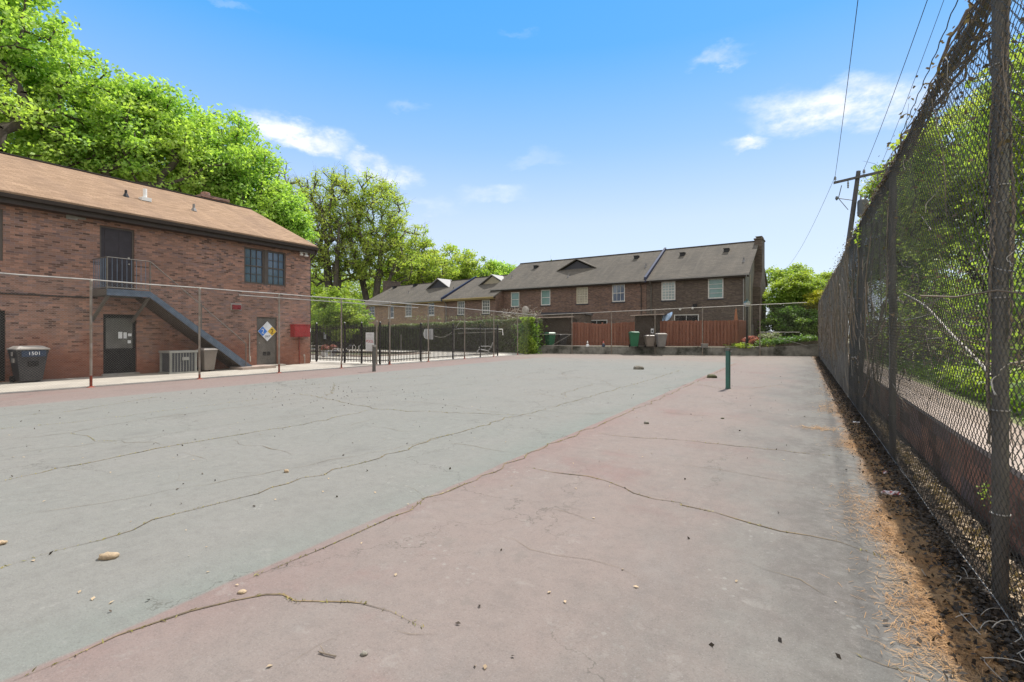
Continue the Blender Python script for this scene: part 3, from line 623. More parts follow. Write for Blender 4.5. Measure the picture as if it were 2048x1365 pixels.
# scattered petals and specks
S1 = np.stack([rng.uniform(-14, 0.8, 240), 1.2 + 20 * rng.uniform(0, 1, 240) ** 1.6, np.full(240, 0.006)], 1)
tag(leaves('fallen_petals', S1, 0.022, M['litter_pale'], up=3, seed=9), 'small pale petals scattered on the court', 'petals', kind='stuff')
S2 = np.concatenate([np.stack([rng.uniform(-15, 0.8, 330), 1.2 + 26 * rng.uniform(0, 1, 330) ** 1.4, np.full(330, 0.008)], 1),
                     np.stack([rng.normal(-10.5, 1.6, 140), rng.normal(8.5, 1.1, 140), np.full(140, 0.010)], 1)])
tag(leaves('dark_debris', S2, 0.024, M['litter_dark'], up=0.5, seed=10), 'small dark twigs and seed husks scattered on the court', 'debris', kind='stuff')
M['gable'] = simple('grey_gable_render', (0.19, 0.175, 0.15), 0.85, var=0.25, scale=1.2)
# ------------------------------------------------------------------ buildings
def front_wall(mb, L, z0, z1, holes, rev=0.11, y=0.0):
    """wall in the plane y, facing -y, with real openings (x0,x1,za,zb) and reveals"""
    xs = sorted({0.0, L, *[h[0] for h in holes], *[h[1] for h in holes]}); zs = sorted({z0, z1, *[h[2] for h in holes], *[h[3] for h in holes]})
    for a, b_ in zip(xs[:-1], xs[1:]):
        for c_, d_ in zip(zs[:-1], zs[1:]):
            mx, mz = (a + b_) / 2, (c_ + d_) / 2
            if any(h[0] < mx < h[1] and h[2] < mz < h[3] for h in holes): continue
            mb.poly([(a, y, c_), (b_, y, c_), (b_, y, d_), (a, y, d_)])
    for (a, b_, c_, d_) in holes:
        mb.poly([(a, y, c_), (a, y, d_), (a, y + rev, d_), (a, y + rev, c_)]); mb.poly([(b_, y, c_), (b_, y + rev, c_), (b_, y + rev, d_), (b_, y, d_)])
        mb.poly([(a, y, d_), (b_, y, d_), (b_, y + rev, d_), (a, y + rev, d_)]); mb.poly([(a, y, c_), (a, y + rev, c_), (b_, y + rev, c_), (b_, y, c_)])
def window(parent, h, frame, pane, cols=3, rows=4, sash=True, y=0.04, fw=0.055, depth=0.08, label=None, muntin=0.018, sill=None):
    a, b_, c_, d_ = h; m = MB()
    m.box(a, y, c_, a + fw, y + depth, d_); m.box(b_ - fw, y, c_, b_, y + depth, d_); m.box(a + fw, y, d_ - fw, b_ - fw, y + depth, d_); m.box(a + fw, y, c_, b_ - fw, y + depth, c_ + fw)
    if sash: m.box(a + fw, y + .012, (c_ + d_) / 2 - .025, b_ - fw, y + depth - .01, (c_ + d_) / 2 + .025)
    for k in range(1, cols):
        x = a + fw + (b_ - a - 2 * fw) * k / cols; m.box(x - muntin / 2, y + .02, c_ + fw, x + muntin / 2, y + .05, d_ - fw)
    for k in range(1, rows):
        if sash and k * 2 == rows: continue
        z = c_ + fw + (d_ - c_ - 2 * fw) * k / rows
        m.box(a + fw, y + .024, z - muntin / 2, b_ - fw, y + .046, z + muntin / 2)
    o = m.build('window', frame, parent)
    if label: o['label'] = label
    p = MB(); p.box(a + fw, y + .058, c_ + fw, b_ - fw, y + .07, d_ - fw); p.build('pane', pane, o)
    if sill: s_ = MB(); s_.box(a - .05, -.05, c_ - .11, b_ + .05, .03, c_ - .002); s_.build('sill', sill, o)
    return o
def gable_roof(L, D, ze, zr, over, rake, th=0.14, y_over_back=None):
    """slabs of a gable roof over a wall box L x D, eaves ze at wall line"""
    m = MB(); half = D / 2; p = (zr - ze) / (half)
    yo = -over; zo = ze - p * over
    for sgn in (0, 1):
        Y = (lambda y: y) if sgn == 0 else (lambda y: D - y)
        a = [(-rake, Y(yo), zo + th), (L + rake, Y(yo), zo + th), (L + rake, Y(half), zr + th), (-rake, Y(half), zr + th)]
        bl = [(x, y, z - th) for x, y, z in a]
        m.poly(a); m.poly(bl[::-1]); m.poly([a[0], a[1], bl[1], bl[0]]); m.poly([a[0], bl[0], bl[3], a[3]]); m.poly([a[1], a[2], bl[2], bl[1]])
    return m

# ---- the two storey brick building on the left: local x = +Y, front faces the court
BX, BT1 = -21.4, 16.1; BT0 = -9.0
bld = empty('brick_building', (BX, BT0, 0), R(90), 'two storey red brick building with brown shingle roof and outside stair', 'building')
LB = BT1 - BT0; DB = 10.7; ZE = 5.97
def bl(t): return t - BT0
holes = [(bl(7.48), bl(8.53), 3.10, 5.39), (bl(12.7), bl(14.74), 3.8, 5.41), (bl(7.58), bl(8.60), 0.05, 2.24), (bl(13.28), bl(14.29), 0.10, 2.30), (bl(4.05), bl(5.10), 0.05, 2.26), (bl(3.0), bl(5.04), 3.8, 5.41), (bl(-3), bl(-1), 3.8, 5.41), (bl(-5), bl(-4), 0.05, 2.26)]
m = MB(); front_wall(m, LB, -0.05, ZE, holes)
m.poly([(0, 0, -.05), (0, DB, -.05), (0, DB, ZE), (0, DB / 2, 8.40), (0, 0, ZE)]); m.poly([(LB, 0, -.05), (LB, 0, ZE), (LB, DB / 2, 8.40), (LB, DB, ZE), (LB, DB, -.05)]); m.poly([(0, DB, -.05), (LB, DB, -.05), (LB, DB, ZE), (0, DB, ZE)])
m.build('wall', M['brick'], bld, recalc=False)
gable_roof(LB, DB, ZE, 8.40, 0.42, 0.12).build('roof', M['shingle_brown'], bld)
m = MB(); m.box(-.12, -.40, ZE - .42, LB + .11, -.375, ZE - .175); m.box(-.12, -.374, ZE - .42, LB + .11, -.002, ZE - .39); m.build('fascia', M['fascia'], bld)
m = MB()
for y in (0.0,): m.prism([(-.11, -.52, ZE - .26), (-.11, -.402, ZE - .26), (-.11, -.402, ZE - .14), (-.11, -.55, ZE - .14)], (LB + .22, 0, 0))
m.build('gutter', M['fascia'], bld)
m = MB(); m.path([(LB + .05, -.46, ZE - .26), (LB + .06, -.38, ZE - .42), (LB + .10, .02, ZE - .62), (LB + .06, .10, ZE - .75), (LB + .06, .10, .1)], 0.045, 7); m.build('downspout', M['fascia'], bld)
m = MB(); m.box(0.0, DB / 2 - .09, 8.535, LB + .12, DB / 2 + .09, 8.58); m.build('ridge_cap', M['fascia'], bld)
# chimney behind the ridge end
m = MB(); m.box(LB - 2.25, DB / 2 + .35, 7.2, LB - .95, DB / 2 + 1.15, 8.72); m.box(LB - 2.33, DB / 2 + .28, 8.72, LB - .87, DB / 2 + 1.22, 8.86)
m.lathe((LB - 1.9, DB / 2 + .75, 8.86), [(.22, 0), (.22, .2), (.19, .22)], 12); m.build('chimney', M['brick'], bld)
# upper door
def panel_door(parent, h, mat, frame, knob_x=None, panels=True, name='door', label=None, y=.07):
    a, b_, c_, d_ = h; f = MB(); fw = .06
    f.box(a, y - .02, c_, a + fw, y + .05, d_); f.box(b_ - fw, y - .02, c_, b_, y + .05, d_); f.box(a + fw, y - .02, d_ - fw, b_ - fw, y + .05, d_)
    m = MB(); m.box(a + fw, y, c_, b_ - fw, y + .04, d_ - fw)
    if panels:
        w = (b_ - a - 2 * fw); x0 = a + fw
        for cx in (.27, .73):
            for (za, zb) in ((.06, .34), (.40, .74), (.80, .94)):
                m.box(x0 + w * (cx - .16), y - .012, c_ + (d_ - c_) * za, x0 + w * (cx + .16), y - .001, c_ + (d_ - c_) * zb)
    o = m.build(name, mat, parent); f.build('door_frame', frame, o)
    if label: o['label'] = label
    if knob_x is not None:
        k = MB(); k.lathe((0, 0, 0), [(.012, 0), (.03, .03), (.028, .055), (.01, .065)], 10); 
        ob = k.build('door_knob', M['rail'], o); ob.matrix_local = Matrix.Translation((knob_x, y - .002, c_ + 1.0)) @ Matrix.Rotation(R(90), 4, 'X')
    return o
panel_door(bld, holes[0], M['door_dark'], M['frame_brown'], knob_x=holes[0][1] - .16, label='dark plum panelled door at the top of the stair')
m = MB(); m.box(holes[0][1] - .19, .056, 4.30, holes[0][1] - .13, .069, 4.36); m.build('deadbolt', M['rail'], bld)
for i, hh in enumerate((holes[1], holes[5], holes[6])):
    a, b_, c_, d_ = hh; mid = (a + b_) / 2
    m = MB(); m.box(mid - .07, .0, c_, mid + .07, .10, d_); m.build('mullion', M['frame_brown'], bld)
    for (x0, x1) in ((a, mid - .07), (mid + .07, b_)): window(bld, (x0, x1, c_, d_), M['frame_brown'], M['glass'], 3, 4, y=.03, fw=.07, muntin=.02, label='upper window with a blue sky reflection painted into its panes' if i == 0 else None)
    m = MB(); 
    for k in range(int((b_ - a) / .075)): m.box(a + k * .075 + .004, -.012, c_ - .19, a + k * .075 + .071, .02, c_ - .003)
    m.build('brick_sill', M['brick'], bld)
# glazed door under the landing
def glazed_door(h, label, pane):
    a, b_, c_, d_ = h; m = MB(); y = .08; m.box(a, y, c_, a + .1, y + .05, d_); m.box(b_ - .1, y, c_, b_, y + .05, d_); m.box(a + .1, y, d_ - .14, b_ - .1, y + .05, d_); m.box(a + .1, y, c_, b_ - .1, y + .05, c_ + .95)
    o = m.build('door', M['black'], bld); o['label'] = label
    p = MB(); p.box(a + .1, y + .015, c_ + .95, b_ - .1, y + .03, d_ - .14); p.build('pane', pane, o)
    return o
dr = glazed_door(holes[2], 'black door with a hazy upper pane and notices under the stair', M['glass_grey'])
m = MB(); hx = holes[2][0]
for (x, z, w, h) in ((.50, 1.36, .12, .24), (.66, 1.36, .10, .22), (.80, 1.44, .11, .10), (.79, 1.18, .10, .11)): m.box(hx + x - .02, .085, z, hx + x + w - .02, .0945, z + h)
m.build('notice', M['sign_white'], dr)
glazed_door(holes[4], 'black door at the left end of the brick wall', M['glass_dark']); glazed_door(holes[7], 'black door farther along', M['glass_dark'])
m = MB(); m.box(holes[2][0] - .05, -.14, 0.03, holes[2][1] + .05, .10, .10); m.build('threshold', M['rail'], bld)
# grey service door with louvre
gd = panel_door(bld, holes[3], M['door_grey'], M['frame_brown'], knob_x=holes[3][0] + .14, panels=False, label='grey brown service door with a hazard diamond on it')
m = MB()
for (x) in (.34, .54):
    for k in range(5): m.box(holes[3][0] + x, .058, .52 + k * .035, holes[3][0] + x + .16, .0695, .545 + k * .035)
m.build('louvre', M['black'], gd)
m = MB(); m.box(holes[3][0] - .1, -.5, .0, holes[3][1] + .1, -.003, .10); m.build('door_step', M['conc'], bld)
# conduit and small wall fittings
m = MB(); m.tube((0, -.03, 2.79), (bl(7.4), -.03, 2.79), .028, n=6); m.build('conduit', M['fascia'], bld)
m = MB(); m.box(bl(6.55), -.045, 5.42, bl(6.85), .0, 5.56); m.box(bl(6.86), -.03, 5.47, bl(7.08), .0, 5.54); m.build('junction_box', M['rail'], bld)
m = MB(); m.lathe((LB - .35, -.16, ZE - .60), [(.03, .2), (.05, .12), (.11, .02), (.10, 0)], 10); m.lathe((LB - .62, -.16, ZE - .58), [(.03, .18), (.05, .12), (.09, .02), (.08, 0)], 10); m.box(LB - .7, -.2, ZE - .44, LB - .28, -.1, ZE - .395)
m.build('floodlight', M['white'], bld)
# drain hose bits at the right corner
m = MB(); m.path([(bl(15.75), -.05, .0), (bl(15.75), -.05, .42), (bl(15.68), -.09, .50), (bl(15.66), -.09, .40)], .018, 6); m.build('hose_tap', M['conc'], bld)
m = MB(); m.path([(bl(12.92), -.04, 1.55), (bl(12.92), -.04, .35), (bl(12.93), -.09, .28)], .02, 6); m.tube((bl(12.93), -.06, .30), (bl(12.93), -.06, .52), .035, n=8); m.build('standpipe', M['conc'], bld)
# roof vents
def vent(t, up, h, r, mats, parent=bld, name='roof_vent'):
    y = -.42 + up; z = ZE + .14 + (y) * (8.40 - ZE) / (DB / 2)
    m = MB(); m.box(t - .17, y - .17, z - .05, t + .17, y + .17, z + .10) if r > .06 else m.lathe((t, y, z - .03), [(r * 2.6, 0), (r * 1.6, .12), (r * 1.3, .15)], 10)
    m.tube((t, y, z), (t, y, z + h), r, n=10); return m.build(name, mats, parent)
vent(bl(9.08), 2.55, .26, .045, M['black']); vent(bl(9.75), 2.55, .48, .07, M['white']); vent(bl(11.6), 2.45, .30, .05, M['bin_grey'])

# red cabinet, alarm, hazard diamond: things of their own on the brick wall
o = empty('wall_cabinet', (BX, 14.98, 1.35), R(90), 'red metal cabinet on the brick wall near its right corner', 'cabinet')
m = MB(); m.box(0, -.34, 0.02, .86, -.002, .60); m.box(-.02, -.36, .60, .88, -.002, .63); m.build('body', M['red'], o)
m = MB(); m.box(.03, -.352, .05, .83, -.342, .57); m.build('lid', M['red'], o)
m = MB(); m.tube((.45, -.06, 0.02), (.47, -.06, -1.30), .03, n=7); m.build('pipe', M['rust'], o)
m = MB(); m.box(.862, -.30, .26, .93, -.12, .44); m.build('meter', M['white'], o)
o = empty('fire_alarm', (BX, 12.12, 2.57), R(90), 'dark red alarm horn with white backplate on the brick wall', 'alarm')
m = MB(); m.box(-.03, -.03, -.02, .44, -.002, .30); m.build('backplate', M['dusty_lid'], o)
m = MB(); m.box(.02, -.14, .02, .36, -.032, .22); m.lathe((.27, -.14, .05), [(.02, 0), (.07, .03), (.02, .06)], 10); m.build('horn', M['red_dark'], o)
o = empty('hazard_sign', (BX, 13.78, 1.64), R(90), 'diamond hazard sign, blue and yellow quarters, on the grey door', 'sign')
s_ = .46; yy = -.03
m = MB(); m.prism([(0, yy, s_), (s_, yy, 0), (0, yy, -s_), (-s_, yy, 0)], (0, .02, 0)); m.build('plate', M['sign_white'], o)
h2 = s_ / 2; e_ = .012
for nm, cx, cz, mt in (('blue_quarter', -h2, 0, 'sign_blue'), ('yellow_quarter', h2, 0, 'sign_yellow')):
    m = MB(); r_ = h2 - e_; m.prism([(cx, yy - .004, cz + r_), (cx + r_, yy - .004, cz), (cx, yy - .004, cz - r_), (cx - r_, yy - .004, cz)], (0, .003, 0)); m.build(nm, M[mt], o)
def TM(x, y, z): return Matrix.Translation((x, y, z)) @ Matrix.Rotation(R(90), 4, 'X')
text_obj('numeral', '2', .30, M['sign_white'], o, TM(-h2, yy - .007, -.01)); text_obj('numeral', '2', .30, M['ink'], o, TM(h2, yy - .007, -.01)); text_obj('lettering', 'OXY', .125, M['ink'], o, TM(0, yy - .006, -.235))

# exterior steel stair
st = empty('steel_staircase', (BX, BT0, 0), R(90), 'blue grey steel stair and railed landing climbing the brick wall', 'staircase')
ZL = 3.05; yf = -1.2; xa, xb, xe = bl(7.26), bl(8.53), bl(12.16)
m = MB(); m.box(xa, yf + .04, ZL - .05, xb, -.01, ZL); m.build('landing', M['steel_dark'], st)
def stringer(y):
    m = MB(); m.box(xa, y, ZL - .21, xb, y + .035, ZL + .01)
    m.prism([(xb, y, ZL + .01), (xb, y, ZL - .21), (xe - .12, y, 0.03), (xe + .22, y, 0.03), (xe + .22, y, .12)], (0, .035, 0)); return m
stringer(yf).build('stringer', M['steel_blue'], st); stringer(-.08).build('stringer', M['steel_dark'], st)
m = MB(); m.prism([(xb, yf + .036, ZL - .215), (xb, yf + .036, ZL - .25), (xe - .14, yf + .036, 0.03), (xe - .10, yf + .036, .035)], (0, 1.08, 0)); m.build('soffit', M['shed'], st)
m = MB(); m.box(xa - .03, yf + .036, ZL - .21, xa, -.01, ZL + .01); m.build('end_beam', M['steel_dark'], st)
nst = 14
for k in range(nst):
    f = (k + .5) / nst; x = xb + (xe + .1 - xb) * f; z = ZL - (ZL - .05) * f
    m = MB(); m.box(x - .14, yf + .036, z - .03, x + .14, -.09, z); m.build('tread', M['steel_dark'], st)
for (x, n_) in ((xa + .05, 0), (xb - .02, 1)):
    m = MB(); m.tube((x, yf + .05, ZL - .21), (x - .06, -.02, 1.98), .055, n=4); m.build('brace', M['steel_dark'], st)
rr = .017
m = MB(); P_ = [(xa, -.02, ZL + 1.08), (xa, yf, ZL + 1.08), (xb, yf, ZL + 1.08), (xe - .1, yf, 1.12)]
m.path(P_, .015, 6); m.path([(xa, -.02, ZL + .06), (xa, yf, ZL + .06), (xb, yf, ZL + .06)], .015, 6); m.tube((xe - .1, yf, 1.12), (xe - .1, yf, .1), .02, n=6); m.tube((xb, yf, ZL), (xb, yf, ZL + 1.08), .02, n=6); m.tube((xa, yf, ZL), (xa, yf, ZL + 1.08), .022, n=6)
m.tube((xb + 1.75, yf, ZL - .21 - 1.2 + .1), (xb + 1.75, yf, ZL + 1.08 - 1.42), .02, n=6)
m.build('handrail', M['steel_dark'], st)
m = MB()
for k in range(1, 9): m.tube((xa, yf * k / 9, ZL + .06), (xa, yf * k / 9, ZL + 1.08), .009, n=5)
for k in range(1, 9): m.tube((xa + (xb - xa) * k / 9, yf, ZL + .06), (xa + (xb - xa) * k / 9, yf, ZL + 1.08), .009, n=5)
m.build('balusters', M['steel_blue'], st)
m = MB(); m.box(xe - .45, -1.55, .0, xe + 1.05, -.65, .14); m.build('footing', M['conc_cap'], st)

# air conditioner and bins
def put(o, p, rz=0): o.location = p; o.rotation_euler = (0, 0, rz); return o
o = empty('air_conditioner', (-20.55, 9.62, 0.03), R(90), 'squat grey outdoor air conditioner under the stair', 'air conditioner')
m = MB()
for (x, y) in ((-.46, -.38), (.42, -.38), (.42, .34), (-.46, .34)): m.box(x, y, .06, x + .06, y + .06, .78)
m.box(-.50, -.42, .0, .52, .42, .06); m.box(-.49, -.41, .78, .51, .41, .86); m.build('casing', M['ac'], o)
m = MB(); m.box(-.40, -.37, .07, .41, .37, .775); m.build('coil', M['ac_dark'], o)
m = MB()
for k in range(9): m.box(-.41 + k * .1, -.395, .07, -.395 + k * .1, -.372, .775)
m.box(-.05, -.405, .50, .18, -.396, .62); m.build('grille', M['ac'], o)
def wheelie(name, loc, rz, body, lid, label, h=1.0, w=.58, group=None, parts=True):
    o = empty(name, loc, rz, label, 'bin', group)
    m = MB(); m.frustum((0, 0), w * .72, w * .72, w, w * 1.1, .06, h * .86)
    m.box(-w * .51, -w * .56, h * .80, w * .51, w * .56, h * .885); m.build('body', body, o)
    m = MB(); m.box(-w * .54, -w * .62, h * .89, w * .54, w * .60, h * .925); m.frustum((0, 0), w * 1.02, w * 1.1, w * .78, w * .8, h * .925, h * .985); m.build('lid', lid, o)
    m = MB(); m.tube((-w * .42, w * .66, h * .84), (w * .42, w * .66, h * .84), .018, n=6); m.build('handle', body, o)
    for s in (-1, 1):
        m = MB(); m.tube((s * w * .36, w * .36, .10), (s * w * .48, w * .36, .10), .10, n=12); m.build('wheel', M['black'], o)
    return o
bb = wheelie('wheelie_bin', (-20.75, 5.45, .03), R(90), M['bin_black'], M['dusty_lid'], 'black wheeled bin numbered 1501 against the brick wall', h=1.14, w=.72)
m = MB(); m.box(-.26, -.416, .80, .30, -.410, .99); m.build('sticker', M['sticker_navy'], bb)
text_obj('numbering', '1501', .15, M['lettering_white'], bb, TM(.03, -.42, .895), .002)
m = MB(); m.box(-.10, -.372, .50, .14, -.35, .66); m.build('grip_bar', M['black'], bb)
m = MB(); m.box(-.384, -.10, .82, -.372, .06, .95); m.box(-.36, -.08, .62, -.33, .10, .75); m.build('side_label', M['dusty_lid'], bb)
bp = wheelie('wheelie_bin', (-20.7, 4.30, .03), R(90), M['bin_pale'], M['bin_pale'], 'pale blue wheeled bin cut off by the left edge', h=1.15, w=.74)
bg_ = wheelie('wheelie_bin', (-20.45, 10.62, .03), R(90), M['bin_brown'], M['dusty_lid'], 'grey brown wheeled bin beside the air conditioner', h=.95, w=.50)

# ---- the townhouse row; each unit stands on a front line given by two ground points
def townhouse(nm, px0, px1, P, Q, D, ze, zr, wallm, roofm, fasc, wins, label, chim=None, dormer=None, vents=(), left_rake=.15, right_rake=.15, z0=.3, over=.4, low=(), trim=None, gw=None, parapet=False, down=()):
    P = Vector((P[0], P[1], 0)); Q = Vector((Q[0], Q[1], 0)); L = (Q - P).length; ang = math.atan2(Q.y - P.y, Q.x - P.x)
    o = empty(nm, (P.x, P.y, 0), ang, label, 'townhouse', 'brick townhouses in a row beyond the court')
    ux = (Q - P).normalized(); uy = Vector((-ux.y, ux.x, 0))
    def loc(x, y, off=0.0):
        W = on_line(x, y, P + uy * off, Q + uy * off); return (W - P).dot(ux), W.z
    def rloc(x, y):   # point on the front roof slope
        n = Vector((0, 0, 1)) * (D / 2) - uy * (zr - ze); n.normalize(); p0 = Vector((P.x, P.y, ze + .14)); d = ray(x, y); W = CAM + d * (n.dot(p0 - CAM) / n.dot(d)); return (W - P).dot(ux), (W - P).dot(uy), W.z
    holes = []; spec = []
    for (xa, ya, xb_, yb, fr, pn, cols, rows) in wins:
        u0, zt = loc(xa, ya, .04); u1, zt2 = loc(xb_, ya, .04); _, zb = loc((xa + xb_) / 2, yb, .04); _, zt = loc((xa + xb_) / 2, ya, .04)
        h = (u0, u1, zb, zt); holes.append(h); spec.append((h, fr, pn, cols, rows))
    m = MB(); front_wall(m, L, z0 - .4, ze, holes)
    m.poly([(0, 0, z0 - .4), (0, D, z0 - .4), (0, D, ze), (0, D / 2, zr), (0, 0, ze)]); m.poly([(0, D, z0 - .4), (L, D, z0 - .4), (L, D, ze), (0, D, ze)])
    m.build('wall', wallm, o, recalc=False)
    m = MB(); m.poly([(L, 0, z0 - .4), (L, 0, ze), (L, D / 2, zr), (L, D, ze), (L, D, z0 - .4)]); m.build('gable_wall', M['gable'] if right_rake > .3 else wallm, o, recalc=False)
    m = gable_roof(L, D, ze, zr, over, .0)
    for i, v in enumerate(m.v):
        if v[0] <= 0: m.v[i] = (-left_rake, v[1], v[2])
        elif v[0] >= L - 1e-6: m.v[i] = (L + right_rake, v[1], v[2])
    m.build('roof', roofm, o)
    m = MB(); m.box(-left_rake, -over + .0, ze - .28, L + right_rake, -over + .02, ze - .07); m.box(-left_rake, -over + .021, ze - .28, L + right_rake, -.003, ze - .26); m.build('fascia', fasc, o)
    m = MB(); m.box(-left_rake, -over - .10, ze - .17, L + right_rake, -over - .002, ze - .06); m.build('gutter', trim or M['fascia_grey'], o)
    m = MB(); m.box(-left_rake, D / 2 - .1, zr + .135, L + right_rake - .002, D / 2 + .1, zr + .19); m.build('ridge_cap', M['fascia'], o)
    for (h, fr, pn, cols, rows) in spec: window(o, h, fr, pn, cols, rows, fw=.09, y=.03, sill=M['slate'] if wallm is not M['brick_tan'] else fr, muntin=.03)
    if dormer:
        (cx, bl_, br_, yb, yap, fm, rf) = dormer
        u0, v0, w0 = rloc(bl_, yb[0]); u1, v1, w1 = rloc(br_, yb[1]); uc = (u0 + u1) / 2; vv = (v0 + v1) / 2; hw = (u1 - u0) / 2; pit = (zr - ze) / (D / 2); zb = ze + .14 + vv * pit
        # apex height from its pixel
        W = on_line(cx, yap, P + uy * vv, Q + uy * vv); ap = W.z
        sx = hw * .86
        m = MB(); m.poly([(uc - sx, vv + .12, zb - .1), (uc + sx, vv + .12, zb - .1), (uc, vv + .12, zb - .1 + (ap - zb) * .86 + .05)])
        m.poly([(uc - sx, vv + .12, zb - .1), (uc, vv + .12, zb - .35), (uc + sx, vv + .12, zb - .1)]); m.build('dormer_face', fm, o, recalc=False)
        yr = (ap - ze - .14) / pit; m = MB(); th = .09
        for s in (-1, 1):
            a = [(uc + s * hw, vv - .12, zb), (uc, vv - .12, ap), (uc, yr + .1, ap), (uc + s * hw, vv + .25, zb + .02)]
            m.poly(a); m.poly([(x, y, z - th) for x, y, z in a]); m.poly([a[0], a[1], (a[1][0], a[1][1], a[1][2] - th), (a[0][0], a[0][1], a[0][2] - th)]); m.poly([a[0], a[3], (a[3][0], a[3][1], a[3][2] - th), (a[0][0], a[0][1], a[0][2] - th)])
        m.build('dormer_roof', rf, o)
    for (x, y, big) in vents:
        u, v, w = rloc(x, y); m = MB()
        if big: m.box(u - .20, v - .2, w - .12, u + .20, v + .25, w + .20); m.box(u - .25, v - .27, w + .20, u + .25, v + .3, w + .25)
        else: m.lathe((u, v, w - .1), [(.16, 0), (.09, .16), (.07, .2), (.07, .42)], 8)
        m.build('roof_vent', M['black'] if big else M['bin_grey'], o)
    if chim:
        (u0, u1, v0, v1, zt) = chim; m = MB(); m.box(u0, v0, z0 - .3, u1, v1, zt); m.box(u0 - .05, v0 - .05, zt, u1 + .05, v1 + .05, zt + .12); m.build('chimney', M['brick_dark'], o)
    for u, mt in down:
        m = MB(); m.path([(u, -over - .05, ze - .17), (u, -over + .02, ze - .35), (u, -.08, ze - .62), (u, -.08, z0)], .045, 6); m.build('downspout', mt, o)
    return o, L, loc, ux, uy, P
def W2(lat, dep): v = cR * lat + cF * dep; return (v.x, v.y)
A0, A1, B1 = W2(-1.9, 53.9), W2(12.2, 44.5), W2(19.0, 39.9)
kk = [(xa, ya, xb_, yb) for xa, ya, xb_, yb in ((1022, 585, 1039, 614), (1082, 580, 1101, 611), (1153, 575, 1176, 608), (1224.5, 569, 1250, 604))]
uA, LA, locA, uxA, uyA, PA = townhouse('townhouse', 985, 1290, A0, A1, 11.4, 6.4, 9.75, M['brick_town'], M['shingle_grey'], M['fascia'],
    [(*kk[0], M['frame_white'], M['blind_teal'], 1, 2), (*kk[1], M['frame_white'], M['blind_teal'], 1, 2), (*kk[2], M['frame_cream'], M['blind_cream'], 4, 6), (*kk[3], M['frame_white'], M['glass'], 3, 2),
     (1172, 640, 1215, 682, M['frame_white'], M['glass_dark'], 2, 1)],
    'long brown brick townhouse with a dark triangular dormer, mid row', dormer=(1153, 1113.6, 1195, (543, 535), 518, M['slate'], M['shingle_grey']),
    vents=((1072, 536, 1), (1024, 556, 0), (1137, 554, 0), (1273, 517, 1), (1292, 534, 0)), z0=.55, left_rake=.3, right_rake=.05, down=((.35, M['fascia']), (16.5, M['fascia'])))
uB, LBb, locB, uxB, uyB, PB = townhouse('townhouse', 1290, 1496, (A1[0] + .02, A1[1]), B1, 11.4, 6.42, 9.79, M['brick_dark'], M['shingle_grey'], M['fascia'],
    [(1323, 563.5, 1351, 601, M['frame_white'], M['blind_white'], 4, 6), (1416, 557.5, 1447, 597.5, M['frame_white'], M['blind_teal'], 1, 4), (1348, 629, 1398, 682, M['frame_white'], M['glass_dark'], 2, 1)],
    'dark brown brick townhouse at the right end with a tall chimney', vents=((1365, 511, 1), (1453, 503, 1), (1487.5, 523, 0)), z0=.55, right_rake=.32, left_rake=.0, down=((.45, M['steel_dark']),))
# end chimney, light strips and utility boxes on the gable end of the last unit
m = MB(); m.prism([(LBb + .002, 3.9, .2), (LBb + .002, 7.5, .2), (LBb + .002, 7.5, 5.6), (LBb + .002, 6.6, 7.0), (LBb + .002, 6.6, 9.95), (LBb + .002, 4.9, 9.95), (LBb + .002, 4.9, 7.0), (LBb + .002, 3.9, 5.6)], (.62, 0, 0)); m.box(LBb - .05, 4.8, 9.95, LBb + .68, 6.7, 10.05)
m.build('chimney', M['brick_dark'], uB)
m = MB(); m.box(LBb + .05, 5.0, 10.22, LBb + .6, 6.4, 10.25); 
for x in (.1, .55):
    for y in (5.1, 6.3): m.tube((LBb + x, y, 10.05), (LBb + x, y, 10.22), .015, n=4)
m.build('chimney_cap', M['rail'], uB)
m = MB(); m.tube((LBb + .05, 2.1, .5), (LBb + .05, 2.1, 6.6), .03, n=6); m.build('conduit', M['frame_cream'], uB)
m = MB(); m.box(LBb + .002, 2.4, 1.0, LBb + .2, 3.1, 2.3); m.build('meter_box', M['bin_grey'], uB)
m = MB(); m.box(LBb + .12, -.5, 6.05, LBb + .16, .0, 6.3); m.tube((LBb - .12, -.07, 6.0), (LBb - .12, -.07, .6), .05, n=6); m.build('downspout', M['fascia_grey'], uB)
for px, py in ((1361, 619), (1386, 617)):
    u, z = locB(px, py); m = MB(); m.lathe((u, -.12, z), [(.02, -.12), (.1, -.08), (.11, .03), (.04, .1)], 10); m.build('wall_lamp', M['white'], uB)
u, z = locB(1390, 611); m = MB(); m.box(u - .16, -.12, z - .12, u + .16, 0, z + .12); m.build('wall_vent', M['black'], uB)
